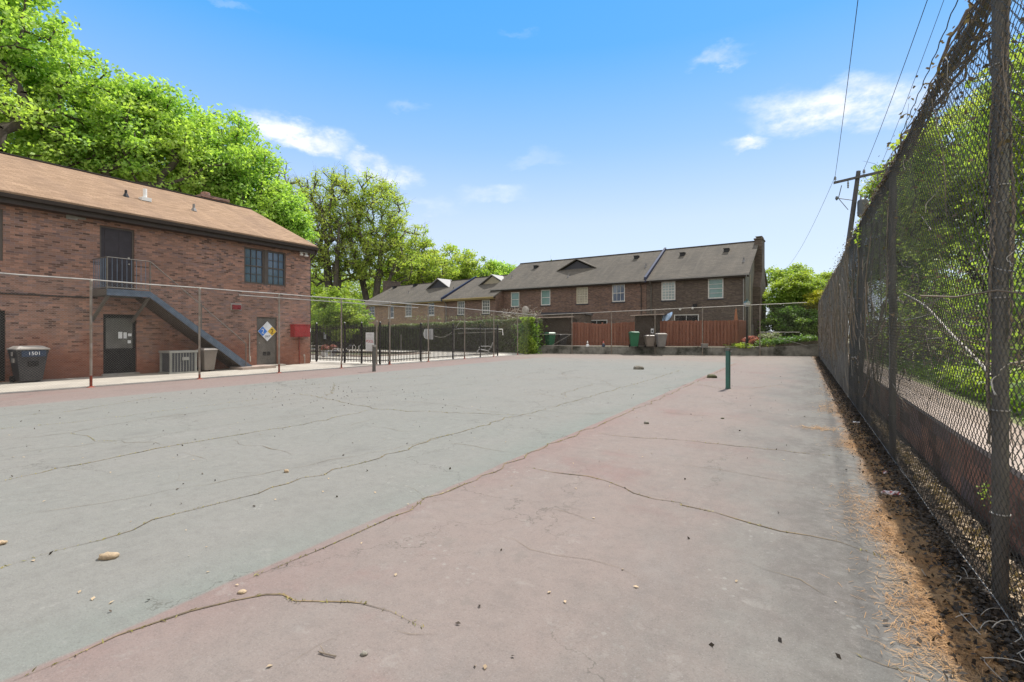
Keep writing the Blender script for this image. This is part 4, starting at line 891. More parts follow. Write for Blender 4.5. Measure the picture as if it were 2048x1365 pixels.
# raised verge board between the two roofs
for (o_, u_, ze_, zr_) in ((uA, LA + .10, 6.4, 9.75),):
    m = MB(); m.prism([(u_ - .16, -.5, ze_ - .25), (u_ - .16, -.5, ze_ + .2), (u_ - .16, 5.7, zr_ + .42), (u_ - .16, 5.7, zr_ + .02)], (.20, 0, 0)); m.build('verge_board', M['navy'], o_)
    m = MB(); m.box(u_ - .12, -.02, .3, u_ + .35, 1.0, 6.2)
Cq0, Cq1, Dq1 = W2(-20.6, 67.2), W2(-7.85, 56.8), W2(-1.75, 52.2)
uC, LC, locC, _, _, _ = townhouse('townhouse', 722, 888, Cq0, Cq1, 10.4, 5.45, 8.2, M['brick_tan'], M['shingle_grey'], M['fascia_tan'],
    [(738, 613, 750, 638, M['frame_white'], M['glass_dark'], 2, 4), (777, 613, 788, 636, M['frame_white'], M['glass_dark'], 1, 2), (811, 609, 824, 633, M['frame_white'], M['glass_grey'], 2, 4), (856, 606, 869, 631, M['frame_white'], M['glass_dark'], 2, 4)],
    'tan brick townhouse at the left end with a chimney beside its gable', dormer=(876, 849, 903, (581, 572), 557, M['slate'], M['fascia_grey']),
    vents=((789, 577, 1), (830, 573, 1), (779, 585, 0), (817, 587, 0)), z0=.0, chim=(-1.0, -.002, 4.2, 6.6, 9.0), down=())
uD, LD, locD, _, _, _ = townhouse('townhouse', 893, 993, (Cq1[0] + .02, Cq1[1] - .0), Dq1, 10.4, 5.5, 8.3, M['brick_town'], M['shingle_grey'], M['fascia_tan'],
    [(915, 603, 930, 630, M['frame_white'], M['glass_grey'], 3, 4), (964, 600, 980, 628, M['frame_white'], M['glass_grey'], 3, 4)],
    'short brick townhouse unit with yellow eave board and pale dormer', dormer=(985, 957, 1012, (571, 566), 549, M['tan_siding'], M['fascia_grey']), vents=((907, 580, 0),), z0=.0, trim=M['fascia_tan'], down=((.35, M['fascia_grey']),), right_rake=.0)
m = MB(); u_ = LC + .1; m.prism([(u_ - .16, -.5, 5.2), (u_ - .16, -.5, 5.65), (u_ - .16, 5.2, 8.2 + .40), (u_ - .16, 5.2, 8.2)], (.22, 0, 0)); m.build('verge_board', M['navy'], uC)
# ------------------------------------------------------------------ chain link fences
def chain_mesh(name, P, Q, zb, zt, mat, parent, w=0.07, r=0.0016, sag=0.006, n_off=0.0, loc0=Vector((0, 0, 0)), seed=1, skip=None):
    """woven zigzag wires between ground points P,Q; zb/zt: bottom/top heights at both ends"""
    rg = np.random.default_rng(seed)
    P = np.array(P, float)[:3]; Q = np.array(Q, float)[:3]; D = Q - P; D[2] = 0; L = np.linalg.norm(D); u = D / L; n = np.array([-u[1], u[0], 0])
    K = int(L / (w / 2)); J = int((max(zt) - max(min(zb), 0)) / (w / 2)) + 1
    k = np.arange(K)[:, None]; j = np.arange(J + 1)[None, :]
    side = (j + k) % 2
    s = (k + side) * w / 2 + np.where(side == 1, .003, -.003)
    f = s / L; z0 = zb[0] + (zb[1] - zb[0]) * f; z1 = zt[0] + (zt[1] - zt[0]) * f
    z = z0 + (z1 - z0) * j / J
    s = s + sag * (np.sin(z * 3.1 + s * .9) + .6 * np.sin(s * 2.7 + z * 5.0)) + rg.normal(0, sag * .35, s.shape)
    z = z + sag * (np.sin(s * 1.9 + z * 2.2) + .5 * np.sin(s * 4.3)) + rg.normal(0, sag * .3, s.shape)
    off = n_off + np.where(side == 1, r * 1.1, -r * 1.1) + sag * 1.8 * np.sin(s * .8 + z * 1.3) * np.sin(z * 1.1)
    C = P[None, None, :] + u * s[..., None] + n * off[..., None]; C[..., 2] = z
    if loc0 is not None: C = C - np.array(loc0)
    a = [np.array([0, 0, 0]) + n * r, -n * r * .5 + (u * .6 + np.array([0, 0, .6])) * r, -n * r * .5 - (u * .6 + np.array([0, 0, .6])) * r]
    # ring offsets perpendicular-ish to each diagonal: use mirrored pair by step parity
    V = np.stack([C + n * r, C - n * r * .6 + u * r * .95, C - n * r * .6 - u * r * .95], axis=2)
    idx = np.arange(K * (J + 1) * 3).reshape(K, J + 1, 3); nx = np.roll(idx, -1, axis=2)
    Qd = np.stack([idx[:, :-1], nx[:, :-1], nx[:, 1:], idx[:, 1:]], axis=-1).reshape(-1, 4)
    return np_mesh(name, V.reshape(-1, 3), Qd, mat, parent, smooth=True)

def post_mb(x, y, z0, z1, r=.033, cap=True):
    m = MB(); m.tube((x, y, z0), (x, y, z1), r, r, 10)
    if cap: m.lathe((x, y, z1), [(r * 1.25, -.04), (r * 1.3, .0), (r * .7, .045), (.004, .06)], 10)
    return m
# left fence along the court
XL = -17.55
fl = empty('chain_link_fence', (XL, -3, 0), 0, 'galvanised chain link fence running along the left side of the court', 'fence')
yl = [-0.1, 2.95, 5.93, 8.87, 11.8, 14.8, 17.76, 20.65, 24.0, 27.25, 30.4]
for i, y in enumerate(yl):
    post_mb(0, y + 3, 0, 3.06 if i < 9 else 3.0).build('post', M['post'], fl, smooth=False)
    m = MB(); m.tube((0, y + 3, 0.0), (0, y + 3, .34 if i in (2, 4) else .16), .0345, n=10); m.frustum((0, y + 3), .16, .2, .07, .07, -.002, .03); m.build('rusty_foot', M['rust'], fl)
m = MB(); ys = [-3] + yl + [33.4]
for a, b_ in zip(ys[:-1], ys[1:]):
    za = 3.085 - max(0, a - 20) * .011; zb_ = 3.085 - max(0, b_ - 20) * .011; mid = (a + b_) / 2
    m.tube((0, a + 3, za), (0, mid + 3, (za + zb_) / 2 - .012), .022, n=7); m.tube((0, mid + 3, (za + zb_) / 2 - .012), (0, b_ + 3, zb_), .022, n=7)
m.build('top_rail', M['rail'], fl)
m = MB(); m.tube((.03, 13.2, 2.93), (.03, 22.8, 2.90), .018, n=6); m.build('loose_rail', M['rail'], fl)
chain_mesh('mesh', (.03, 0, 0), (.03, 36.4, 0), (.02, .02), (3.08, 2.93), M['wire'], fl, r=.0017, sag=.004, seed=2)
# back fence above the low wall
fb = empty('chain_link_fence', tuple(C0), 0, 'chain link fence standing on the low wall across the far end of the court', 'fence')
Pb, Qb = C0 - nl * .03, C1 - nl * .03; Lb = (C1 - C0).length
def bf(px): W = on_line(px, 700, Pb, Qb); return (W - Pb).dot(dl)
sb = [0.0] + [bf(x) for x in (1144, 1223, 1310, 1405, 1520)] + [Lb]
def bh(s): return 2.93 + (3.66 - 2.93) * s / Lb
for i, s in enumerate(sb[:-1]):
    p = dl * s - nl * .03
    post_mb(p.x, p.y, 0.0, bh(s)).build('post', M['post'], fb)
for nm, zf, s0, s1, r_ in (('top_rail', bh, 0, Lb * .96, .023), ('bottom_rail', lambda s: .62 + .0 * s, sb[1] - 2.2, sb[5], .02), ('middle_rail', lambda s: 1.47, 0.1, sb[1], .018), ('middle_rail', lambda s: 1.62, sb[5], Lb - 1.2, .02)):
    m = MB(); n_ = 12; Pp = [(dl * (s0 + (s1 - s0) * k / n_) - nl * .03 + Vector((0, 0, zf(s0 + (s1 - s0) * k / n_) + .008 * math.sin(k * 2.1)))) for k in range(n_ + 1)]
    m.path(Pp, r_, 6); m.build(nm, M['rail'], fb)
m = MB(); a = dl * (sb[1] - .15) + Vector((0, 0, 1.42)); b_ = dl * (sb[1] - 1.5) + Vector((0, 0, .65)); m.tube(a - nl * .03, b_ - nl * .03, .014, n=6)
a = dl * (sb[5] + .1) + Vector((0, 0, 1.55)); b_ = dl * (sb[5] + 2.9) + Vector((0, 0, .7)); m.tube(a - nl * .03, b_ - nl * .03, .012, n=6); m.build('brace_rod', M['rail'], fb)
chain_mesh('mesh', -nl * .06, dl * Lb - nl * .06, (.60, .60), (2.93, 3.66), M['wire'], fb, r=.0016, sag=.005, loc0=None, seed=3)
# low concrete wall
lw = empty('low_wall', tuple(C0), math.atan2(dl.y, dl.x), 'low stained concrete wall at the far end of the court', 'wall')
m = MB(); nseg = 40; top = lambda s: .56 + (.28 * max(0, (s - Lb * .80) / (Lb * .20)) ** 1.5) + .012 * math.sin(s * 2.3)
for k in range(nseg):
    a, b_ = Lb * k / nseg - (0.2 if k == 0 else 0), Lb * (k + 1) / nseg
    za, zb_ = top(max(0, a)), top(b_)
    m.poly([(a, 0, -.05), (b_, 0, -.05), (b_, 0, zb_), (a, 0, za)]); m.poly([(a, 0, za), (b_, 0, zb_), (b_, .28, zb_), (a, .28, za)])
m.poly([(-.2, 0, -.05), (-.2, 0, .56), (-.2, .28, .56), (-.2, .28, -.05)])
m.build('stem', M['conc_wall'], lw)
M['litter_soil'] = simple('dark_leaf_soil', (0.11, 0.09, 0.065), 0.95, var=0.6, scale=3, col2=(0.05, 0.05, 0.03), bump=0.6)
# soil heaped against the right end of the low wall
hp = []
for k in range(4200):
    s = Lb * (.74 + .27 * rng.uniform()); y = rng.uniform(.15, 2.6); z = .56 + .5 * max(0, (s / Lb - .76) / .24) ** 1.3 * (1 - .1 * y) + rng.normal(0, .02); p = C0 + dl * s + nl * y; hp.append((p.x, p.y, z)) if k % 3 == 0 else None
tag(leaves('leaf_mound', np.array(hp), .10, M['dead_leaf'], up=1.0, seed=12), 'mound of pale leaves and stones above the right end of the low wall', 'leaf mound', kind='stuff')
iv = []
for k in range(7000):
    s = Lb * (.80 + .20 * rng.uniform()); y = rng.uniform(.3, 3.4); z = .60 + .5 * max(0, (s / Lb - .76) / .24) ** 1.3 * (1 - .1 * y) + abs(rng.normal(0, .16)); p = C0 + dl * s + nl * y; iv.append((p.x, p.y, z))
tag(leaves('ground_ivy', np.array(iv), .13, M['leaf_dark'], up=.6, seed=13), 'dark ground ivy spreading behind the right end of the low wall', 'ivy', kind='stuff')
m = MB()
for k in range(6):
    s0, s1 = Lb * (.76 + .04 * k), Lb * (.76 + .04 * (k + 1)); f0, f1 = [.54 + .5 * max(0, (s / Lb - .76) / .24) ** 1.3 for s in (s0, s1)]
    p0, p1 = C0 + dl * s0 + nl * .2, C0 + dl * s1 + nl * .2; q0, q1 = p0 + nl * 5, p1 + nl * 5
    m.poly([(p0.x, p0.y, f0), (p1.x, p1.y, f1), (q1.x, q1.y, f1), (q0.x, q0.y, f0)])
    m.poly([(p0.x, p0.y, .4), (p1.x, p1.y, .4), (p1.x, p1.y, f1), (p0.x, p0.y, f0)])
tag(m.build('soil_mound', M['litter_soil']), kind='structure')

# right fence, close to the camera
XR = 0.987; FR0, FR1 = -4.0, 38.9; ZR = 3.64
fr = empty('chain_link_fence', (XR, FR0, 0), 0, 'tall weathered chain link fence with dead vines along the right side of the court', 'fence')
yr_ = [-.1, 3.89, 7.85, 11.8, 15.8, 19.8, 23.8, 27.8, 31.8, 35.8, 38.9]
for i, y in enumerate(yr_):
    m = post_mb(.0, y - FR0, 0, ZR + .02, .038); m.build('post', M['steel_dark'], fr, smooth=False)
    for z in (.5, 1.1, 1.75, 2.4, 3.1):
        if y < 18: m = MB(); m.lathe((.0, y - FR0, z), [(.046, 0), (.048, .004), (.046, .008)], 10); m.build('tie_wire', M['rail'], fr)
m = MB(); m.path([(.0, k * 1.95, ZR + .01 * math.sin(k)) for k in range(23)], .022, 8); m.build('top_rail', M['steel_dark'], fr)
m = MB(); m.path([(-.045, k * .65, .03 + .012 * math.sin(k * 1.7)) for k in range(66)], .003, 5); m.build('tension_wire', M['rail'], fr)
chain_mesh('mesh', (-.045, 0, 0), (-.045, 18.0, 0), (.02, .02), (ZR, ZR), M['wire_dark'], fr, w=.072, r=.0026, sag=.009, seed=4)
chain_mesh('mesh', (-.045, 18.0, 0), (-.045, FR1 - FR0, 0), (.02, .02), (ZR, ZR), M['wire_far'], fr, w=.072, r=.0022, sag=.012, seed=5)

# dead vines on the right fence
def walk(p, d, n, step, wob, pull=None, bounds=None):
    L = [np.array(p, float)]; d = np.array(d, float)
    for k in range(n):
        d = d + rng.normal(0, wob, 3) * [.25, 1, 1]; d /= np.linalg.norm(d)
        q = L[-1] + d * step
        q[0] = XR + np.clip(q[0] - XR, -.10, .12)
        if q[2] > ZR + .12: q[2] = ZR + .12; d[2] -= .3
        if q[2] < .02: q[2] = .02; d[2] += .3
        L.append(q)
    return np.array(L)
vl, vr = [], []
for k in range(130):      # long strands bundled along the top rail
    y = -3 + 34 * rng.uniform() ** 1.3; L = [np.array([XR + rng.normal(.04, .05), y, ZR + rng.normal(0, .05)])]
    for q in range(26): L.append(L[-1] + np.array([0, .16, 0]) + rng.normal(0, .028, 3)); L[-1][0] += (XR + .01 - L[-1][0]) * .15; L[-1][2] += (ZR - L[-1][2]) * .15
    vl.append(np.array(L)); vr.append(rng.uniform(.004, .011))
for k in range(240):     # short curls springing off the bundle
    y = -2 + 38 * rng.uniform() ** 1.7; p = (XR + rng.normal(.0, .05), y, ZR + rng.normal(-.03, .06)); vl.append(walk(p, rng.normal(0, 1, 3) * [1, 1, .5], rng.integers(4, 8), .028, .5)); vr.append(rng.uniform(.0015, .0035))
for k in range(360):     # strands climbing the mesh, thicker growth towards the far end
    y = 9 + 29.5 * rng.uniform() ** .9; p = (XR + rng.normal(0.01, .03), y, rng.uniform(.0, 1.4)); vl.append(walk(p, (0, rng.normal(0, .3), 1), rng.integers(14, 34), .11, .22)); vr.append(rng.uniform(.004, .011))
for k in range(36):
    y = 2.2 + 8 * rng.uniform(); p = (XR + rng.normal(0.01, .02), y, rng.uniform(.3, 2.6)); vl.append(walk(p, (0, rng.normal(0, .6), 1), rng.integers(10, 24), .07, .35)); vr.append(rng.uniform(.0015, .0035))
for yy in (3.89, 7.85, 11.8, 15.8):                  # vines twined round the posts
    for k in range(9 if yy < 5 else 6):
        z = np.linspace(rng.uniform(.6, 2), rng.uniform(2.6, ZR), 40); ph = rng.uniform(0, 6); tw = rng.uniform(1.0, 4.0); rr_ = .043 + rng.uniform(0, .010)
        vl.append(np.stack([XR + rr_ * np.cos(z * tw + ph), yy + rr_ * np.sin(z * tw + ph), z], 1) + rng.normal(0, .004, (40, 3))); vr.append(rng.uniform(.003, .008))
tag(tubes('dead_vines', vl, vr, M['vine'], n=4), 'tangled brown dead vines over the top rail of the tall fence', 'vines', kind='stuff')
pl, pr = [], []
for k in range(60):
    y = 2.2 + 14 * rng.uniform() ** 1.4; p = (XR - .02 + rng.normal(0, .03), y, rng.uniform(.5, 3.5)); pl.append(walk(p, rng.normal(0, 1, 3), rng.integers(8, 18), .035, .30)); pr.append(rng.uniform(.0015, .003))
def bez(pts, n=30):
    P = [np.array(p, float) for p in pts]; out = []
    for i in range(len(P) - 1):
        p0 = P[max(i - 1, 0)]; p1 = P[i]; p2 = P[i + 1]; p3 = P[min(i + 2, len(P) - 1)]
        for t_ in np.linspace(0, 1, n // (len(P) - 1) + 2)[:-1]:
            out.append(.5 * ((2 * p1) + (-p0 + p2) * t_ + (2 * p0 - 5 * p1 + 4 * p2 - p3) * t_ ** 2 + (-p0 + 3 * p1 - 3 * p2 + p3) * t_ ** 3))
    out.append(P[-1]); return np.array(out)
def rp(px): return [tuple(onX(x, y, XR - .03)) for x, y in px]
for px, r_ in (([(1963, 495), (1975, 520), (1995, 538), (2030, 543)], .0035), ([(1926, 615), (1923, 640), (1940, 652), (1965, 650)], .003), ([(1978, 395), (1990, 405), (2010, 400), (2018, 385)], .0035), ([(1810, 640), (1840, 635), (1870, 625)], .004),
               ([(1840, 430), (1852, 445), (1862, 460)], .004), ([(1802, 520), (1806, 532), (1822, 535)], .004), ([(1815, 692), (1850, 680), (1888, 676)], .004), ([(1925, 1195), (1935, 1170), (1965, 1160)], .003)):
    pl.append(bez(rp(px))); pr.append(r_)
pl.append(bez([tuple(onX(x, y, XR + .12)) for x, y in ((1808, 588), (1850, 612), (1900, 665), (1945, 710), (1982, 752))])); pr.append(.011)
pl.append(bez([tuple(onX(x, y, XR + .10)) for x, y in ((1850, 612), (1875, 600), (1890, 588))])); pr.append(.007)
for q in range(45):   # fallen pale stems on the needles
    x = .95 - abs(rng.normal(0, .18)); y = rng.uniform(1.2, 4.2); an = rng.uniform(-.6, 1.8); L = rng.uniform(.08, .25); d = np.array([math.cos(an), math.sin(an), 0]); s_ = np.array([-d[1], d[0], 0])
    t_ = np.linspace(0, 1, 7)[:, None]; pl.append(np.array([x, y, .02]) + d * L * t_ + s_ * np.sin(t_ * 3) * rng.normal(0, .04) + np.array([0, 0, .02]) * np.sin(t_ * 3.1)); pr.append(rng.uniform(.0015, .003))
tag(tubes('pale_dead_stems', pl, pr, M['vine_pale'], n=5), 'pale curled dead vine stems caught in the tall fence', 'dead stems', kind='stuff')
dv = np.concatenate([np.stack([XR + .01 + rng.normal(0, .07, 2600), -2 + 34 * rng.uniform(0, 1, 2600) ** 1.4, ZR + rng.normal(.0, .075, 2600)], 1),
                     np.stack([XR + rng.normal(0, .04, 900), 1.5 + 10 * rng.uniform(0, 1, 900), rng.uniform(1.4, 3.6, 900)], 1),
                     np.stack([XR + rng.normal(0.02, .05, 5200), 11 + 27.5 * rng.uniform(0, 1, 5200), rng.uniform(.3, 3.75, 5200)], 1)])
tag(leaves('dead_vine_leaves', dv, .032, M['dead_leaf'], up=0, seed=21), 'shrivelled brown leaves clinging to the tall fence', 'dead leaves', kind='stuff')
tag(leaves('dead_vine_leaves', np.stack([XR + rng.normal(0.05, .06, 3800), 22 + 16.5 * rng.uniform(0, 1, 3800), rng.uniform(.3, 3.8, 3800)], 1), .06, M['dead_leaf'], up=0, seed=22), 'thick brown dead growth on the far part of the tall fence', 'dead leaves', kind='stuff')

# brick retaining wall behind the right fence
rw = empty('retaining_wall', (1.30, -14, 0), R(90), 'low stained block retaining wall behind the tall fence', 'wall')
m = MB(); m.box(0, -.24, -.05, 53.4, 0.0, .555); m.build('stem', M['block'], rw)
m = MB(); m.box(0, -.26, .555, 53.4, .02, .60); m.build('cap', M['conc_cap'], rw)

# ------------------------------------------------------------------ net posts and stones
def net_post(p, h, w, mats, label, sleeve=True):
    o = empty('net_post', p, R(-18), label, 'post', 'tennis net posts standing either side of the court')
    m = MB(); m.box(-w / 2, -w / 2, 0, w / 2, w / 2, h); m.box(-w / 2 - .006, -w / 2 - .006, 0, w / 2 + .006, w / 2 + .006, .03); m.build('shaft', mats[0], o)
    m = MB(); m.box(-w / 2 - .012, -w / 2 - .012, h - .06, w / 2 + .012, w / 2 + .012, h + .012); m.build('cap', mats[1], o)
    m = MB(); m.tube((w / 2 + .01, 0, h * .93), (w / 2 + .07, 0, h * .93), .016, n=8); m.tube((w / 2 + .065, 0, h * .93), (w / 2 + .075, .05, h * 1.0), .008, n=6); m.build('crank', mats[1], o)
    return o
p = G(1456, 778); net_post(p, 1.12, .095, (M['net_green'], M['net_grey']), 'green square net post on the right side of the court')
p = G(748, 743.5); net_post(p, 1.07, .10, (M['net_grey'], M['rail']), 'grey square net post near the picket fence')
def rock(px, py, sx, sy, sz, mat, label, seed, rz=0):
    r = np.random.default_rng(seed); p = G(px, py); n, k = 12, 7; m = MB(); V = []
    amp = r.normal(0, .1, (4, 3))
    def f(th, ph):
        d = np.array([math.cos(th) * math.cos(ph), math.sin(th) * math.cos(ph), math.sin(ph)])
        q = np.sign(d) * np.abs(d) ** .8; s = 1 + sum(a[0] * math.sin(3 * (a[1] * 8 + d[0] * (2 + a[2] * 9)) + d[1] * 4 + d[2] * 3) for a in amp) * .7
        return (q[0] * sx * s / 2, q[1] * sy * s / 2, max(-.42, q[2]) * sz * s / 2 + sz * .2)
    g = [[f(2 * math.pi * i / n, -math.pi / 2 + math.pi * j / k) for i in range(n)] for j in range(k + 1)]
    for j in range(k):
        for i in range(n): m.poly([g[j][i], g[j][(i + 1) % n], g[j + 1][(i + 1) % n], g[j + 1][i]])
    o = m.build('rock', mat, None, loc=p, rz=rz, smooth=True)
    return tag(o, label, 'rock', 'stones lying on the court')
rock(217, 1117, .125, .07, .055, M['stone_tan'], 'long tan stone lying lower left on the green paint', 1, R(35))
rock(573, 945, .055, .05, .045, M['stone_tan'], 'small tan stone beside the second crack in the green paint', 2, .6)
rock(2, 1089, .06, .05, .035, M['stone_tan'], 'tan pebble at the left edge of the picture', 3)
rock(484, 1186, .05, .04, .022, M['stone_tan'], 'flat pinkish pebble beside the crack near the paint edge', 4, .4)
rock(1277, 739, .46, .36, .22, M['stone_grey'], 'grey broken rock lying on the green paint before the far wall', 5, .3)
rock(1424, 756, .34, .26, .17, M['stone_moss'], 'mossy brown rock beside the green net post', 6, .1)
rock(1293, 848, .085, .07, .06, M['stone_grey'], 'brown grey stone on the red paint in mid court', 7, .5)
rock(728, 1310, .03, .03, .022, M['stone_grey'], 'dark grey pebble on the red paint near the bottom', 8)
rock(1445, 838, .06, .05, .03, M['stone_moss'], 'small brown pebble on the red paint below the net post', 9)
m = MB(); P_ = [G(638, 1307), G(650, 1311), G(672, 1316)]; m.path([q + Vector((0, 0, .008)) for q in P_], .004, 6); m.path([P_[1] + Vector((0, 0, .008)), G(641, 1300) + Vector((0, 0, .02))], .0025, 5)
tag(m.build('twig', M['vine']), 'forked brown twig lying on the red paint', 'twig')
def wrapper(px, py, w, h, rz, label, mats, seed):
    r = np.random.default_rng(seed); p = G(px, py); n = 8; k = 5; m = MB()
    Z = r.uniform(.006, .045, (n + 1, k + 1)); X = np.linspace(-w / 2, w / 2, n + 1)[:, None] + r.normal(0, .004, (n + 1, k + 1)); Y = np.linspace(-h / 2, h / 2, k + 1)[None, :] * (1 - .4 * np.abs(np.linspace(-1, 1, n + 1))[:, None]) + r.normal(0, .003, (n + 1, k + 1))
    for i in range(n):
        for j in range(k): m.poly([(X[a, b], Y[a, b], Z[a, b]) for a, b in ((i, j), (i + 1, j), (i + 1, j + 1), (i, j + 1))], int(r.uniform() < .35))
    return tag(m.build('wrapper', mats, None, loc=p, rz=rz, recalc=False), label, 'litter')
wrapper(1782, 992, .15, .08, R(20), 'crumpled pink and white wrapper on the pine needles by the tall fence', [M['paper'], M['red']], 4)
wrapper(1770, 950, .05, .04, R(60), 'small pink scrap of paper at the foot of the tall fence', [M['paper'], M['red']], 6)
wrapper(1712, 848, .10, .06, R(10), 'crumpled white paper scrap farther along the tall fence', [M['paper'], M['white']], 5)

# ------------------------------------------------------------------ picket fence, pool furniture
def picket(o, L, h=1.95, posts=(), gap=.115, rails=(.16, .52, 1.78), skip=()):
    m = MB(); n = int(L / gap)
    for k in range(n + 1):
        x = k * gap + .02
        if x > L: break
        m.box(x - .0135, -.0135, .07, x + .0135, .0135, h - .02); m.lathe((x, 0, h - .02), [(.013, 0), (.004, .07)], 4)
    m.build('pickets', M['black'], o)
    m = MB()
    for z in rails: m.box(0, -.019, z, L, .019, z + .04)
    m.build('rails', M['black'], o)
    for x in posts:
        m = MB(); m.box(x - .035, -.035, -.02, x + .035, .035, h + .12); m.frustum((x, 0), .09, .09, .02, .02, h + .12, h + .16); m.build('post', M['black'], o)
f1 = empty('picket_fence', (-27.0, 17.4, 0.02), 0, 'black metal picket fence from the brick building corner to the gate', 'fence')
def sx(px, Y=17.4): d = ray(px, 700); return (CAM + d * (Y / d.y)).x
xs = [sx(633) + 27, sx(689) + 27, sx(723) + 27]
picket(f1, xs[2], posts=(0.2, 2.4, *xs))
g0 = sx(723); g1 = sx(760)
f2 = empty('picket_gate', (g0 + .05, 17.4, 0.02), 0, 'black picket gate carrying a white notice board', 'gate')
picket(f2, g1 - g0 - .09, rails=(.16, .52, .98, 1.78))
f3 = empty('picket_fence', (g1, 17.4, 0.02), R(90), 'black metal picket fence along the pool side of the court', 'fence')
picket(f3, 10.9, posts=(0, .62, 3.0, 5.85, 8.7, 10.8))
o = empty('notice_board', (sx(733.5), 17.33, .66), 0, 'white notice board with red lettering on the picket gate', 'sign')
wsg = sx(750) - sx(733.5); hs_ = .93
m = MB(); m.box(0, 0, 0, wsg, .015, hs_); m.build('board', M['sign_white'], o)
text_obj('red_lettering', 'POOL', wsg * .34, M['ink_red'], o, TM(wsg / 2, -.004, hs_ * .52))
text_obj('small_lettering', 'NOTICE', wsg * .16, M['ink_faded'], o, TM(wsg / 2, -.004, hs_ * .88))
m = MB()
for z in (.70, .64, .32, .26, .20, .12, .07): m.box(wsg * .12, -.004, hs_ * z, wsg * .88, -.001, hs_ * z + .014)
m.build('faded_lines', M['ink_faded'], o)
o = empty('entrance_post', (sx(757), 17.28, 0), 0, 'weathered pinkish round post beside the picket gate', 'post'); m = post_mb(0, 0, 0, 2.12, .04); m.build('shaft', M['post'], o); m = MB(); m.lathe((0, 0, .0), [(.07, 0), (.05, .06)], 10); m.build('collar', M['rust'], o)
# round-and-square pale board on a post behind the fence
p = AD(857, 668, 28.5); o = empty('target_board', (p.x, p.y, .02), YAW, 'pale rounded board on a thin post behind the picket fence', 'board')
z_ = p.z - .02; pts = [(.27, 0, z_ - .34), (.27, 0, z_ + .32), (-.08, 0, z_ + .32)] + [(-.08 + .24 * math.cos(a) - .0, 0, z_ - .0 + .32 * math.sin(a)) for a in np.linspace(math.pi / 2, math.pi * 1.5, 9)][1:] 
m = MB(); m.prism(pts, (0, .02, 0)); m.build('board', M['sign_white'], o); m = MB(); m.tube((0, .04, 0), (0, .04, z_ + .2), .025, n=8); m.build('shaft', M['post'], o)
# long pole hung on the hedge, with a rope
a, b_, c_ = AD(908, 658, 36.5), AD(1005, 659, 36.5), AD(916, 667, 36.5)
m = MB(); m.tube(a, b_, .035, n=8); m.tube(AD(1005, 659, 36.5), AD(1006, 671, 36.5), .03, n=8); tag(m.build('skimmer_pole', M['white']), 'long white pole hung across the hedge', 'pole')
m = MB(); m.tube(c_, AD(1003, 664, 36.6), .02, n=8); tag(m.build('skimmer_pole', M['rail']), 'thinner grey pole hung below the white pole on the hedge', 'pole')
rp_ = bez([tuple(AD(x, y, 35.8)) for x, y in ((866, 672), (884, 675), (900, 668), (911, 657), (922, 640))]); tag(tubes('rope', [rp_], [.022], M['rail'], n=6), 'sagging pale rope between the rounded board and the white pole', 'rope')
# lounge chair
p = AD(970, 702, 34.5); o = empty('lounge_chair', (p.x, p.y, .02), YAW, 'white tubular lounge chair on the pool deck', 'chair')
for s in (-.3, .3):
    m = MB(); m.path([(-.62, s, .0), (-.50, s, .33), (-.30, s, .40), (.22, s, .30), (.42, s, .52), (.62, s, .98)], .022, 6); m.path([(-.45, s, .36), (-.36, s, .62), (.30, s, .62), (.46, s, .60)], .018, 6); m.path([(.22, s, .30), (.36, s, 0)], .02, 6); m.build('side_frame', M['white'], o)
m = MB()
for t_ in np.linspace(0, 1, 9): x = -.45 + .67 * t_; m.box(x - .025, -.29, .37 - .09 * t_, x + .025, .29, .378 - .09 * t_)
m.build('seat', M['fascia_grey'], o)
m = MB()
for t_ in np.linspace(0.08, 1, 8): x = .22 + .38 * t_; z = .30 + .66 * t_; m.box(x - .02, -.29, z, x + .02, .29, z + .01)
m.build('backrest', M['fascia_grey'], o)
# chair cushions, wheeled lounger and flower tubs seen between the pickets
def tub(px, py, dep, w, fl_, label, seed):
    p = AD(px, py, dep); o = empty('flower_tub', (p.x, p.y, .02), 0, label, 'flower tub')
    m = MB(); m.lathe((0, 0, 0), [(w * .33, 0), (w * .48, .36), (w * .52, .38), (w * .52, .42), (w * .44, .42)], 12); m.build('tub', M['sign_white'], o)
    r = np.random.default_rng(seed); q = r.normal(0, 1, (420, 3)); q /= np.linalg.norm(q, axis=1)[:, None]; q *= r.uniform(.5, 1, (420, 1)) * [w * .6, w * .6, .24]; q[:, 2] += .58
    leaves('blossom', q, .07, fl_, o, seed=seed); leaves('foliage', q * [.9, .9, 1] - [0, 0, .06], .08, M['leaf_dark'], o, seed=seed + 1); return o
tub(649, 700, 31.5, .50, M['pink_flower'], 'white tub of pink flowers behind the picket fence by the brick corner', 31)
tub(666, 700, 32.5, .44, M['pink_flower'], 'white tub of reddish flowers between the first tub and the lounger', 33)
p = AD(687, 702, 32.5); o = empty('wheeled_lounger', (p.x, p.y, .02), YAW, 'dark wheeled lounger with white arched rails beside the pool', 'lounger')
for s in (-.25, .25):
    m = MB(); m.path([(-.45 + .28 * math.cos(a), s, .25 + .27 * math.sin(a)) for a in np.linspace(math.pi, 0, 8)], .025, 6); m.path([(.18 + .30 * math.cos(a), s, .25 + .27 * math.sin(a)) for a in np.linspace(math.pi, 0, 8)], .025, 6); m.path([(-.73, s, .25), (-.73, s, 0)], .025, 6); m.path([(.48, s, .25), (.48, s, 0)], .025, 6); m.path([(-.17, s, .25), (-.12, s, 0)], .025, 6); m.build('side_rail', M['white'], o)
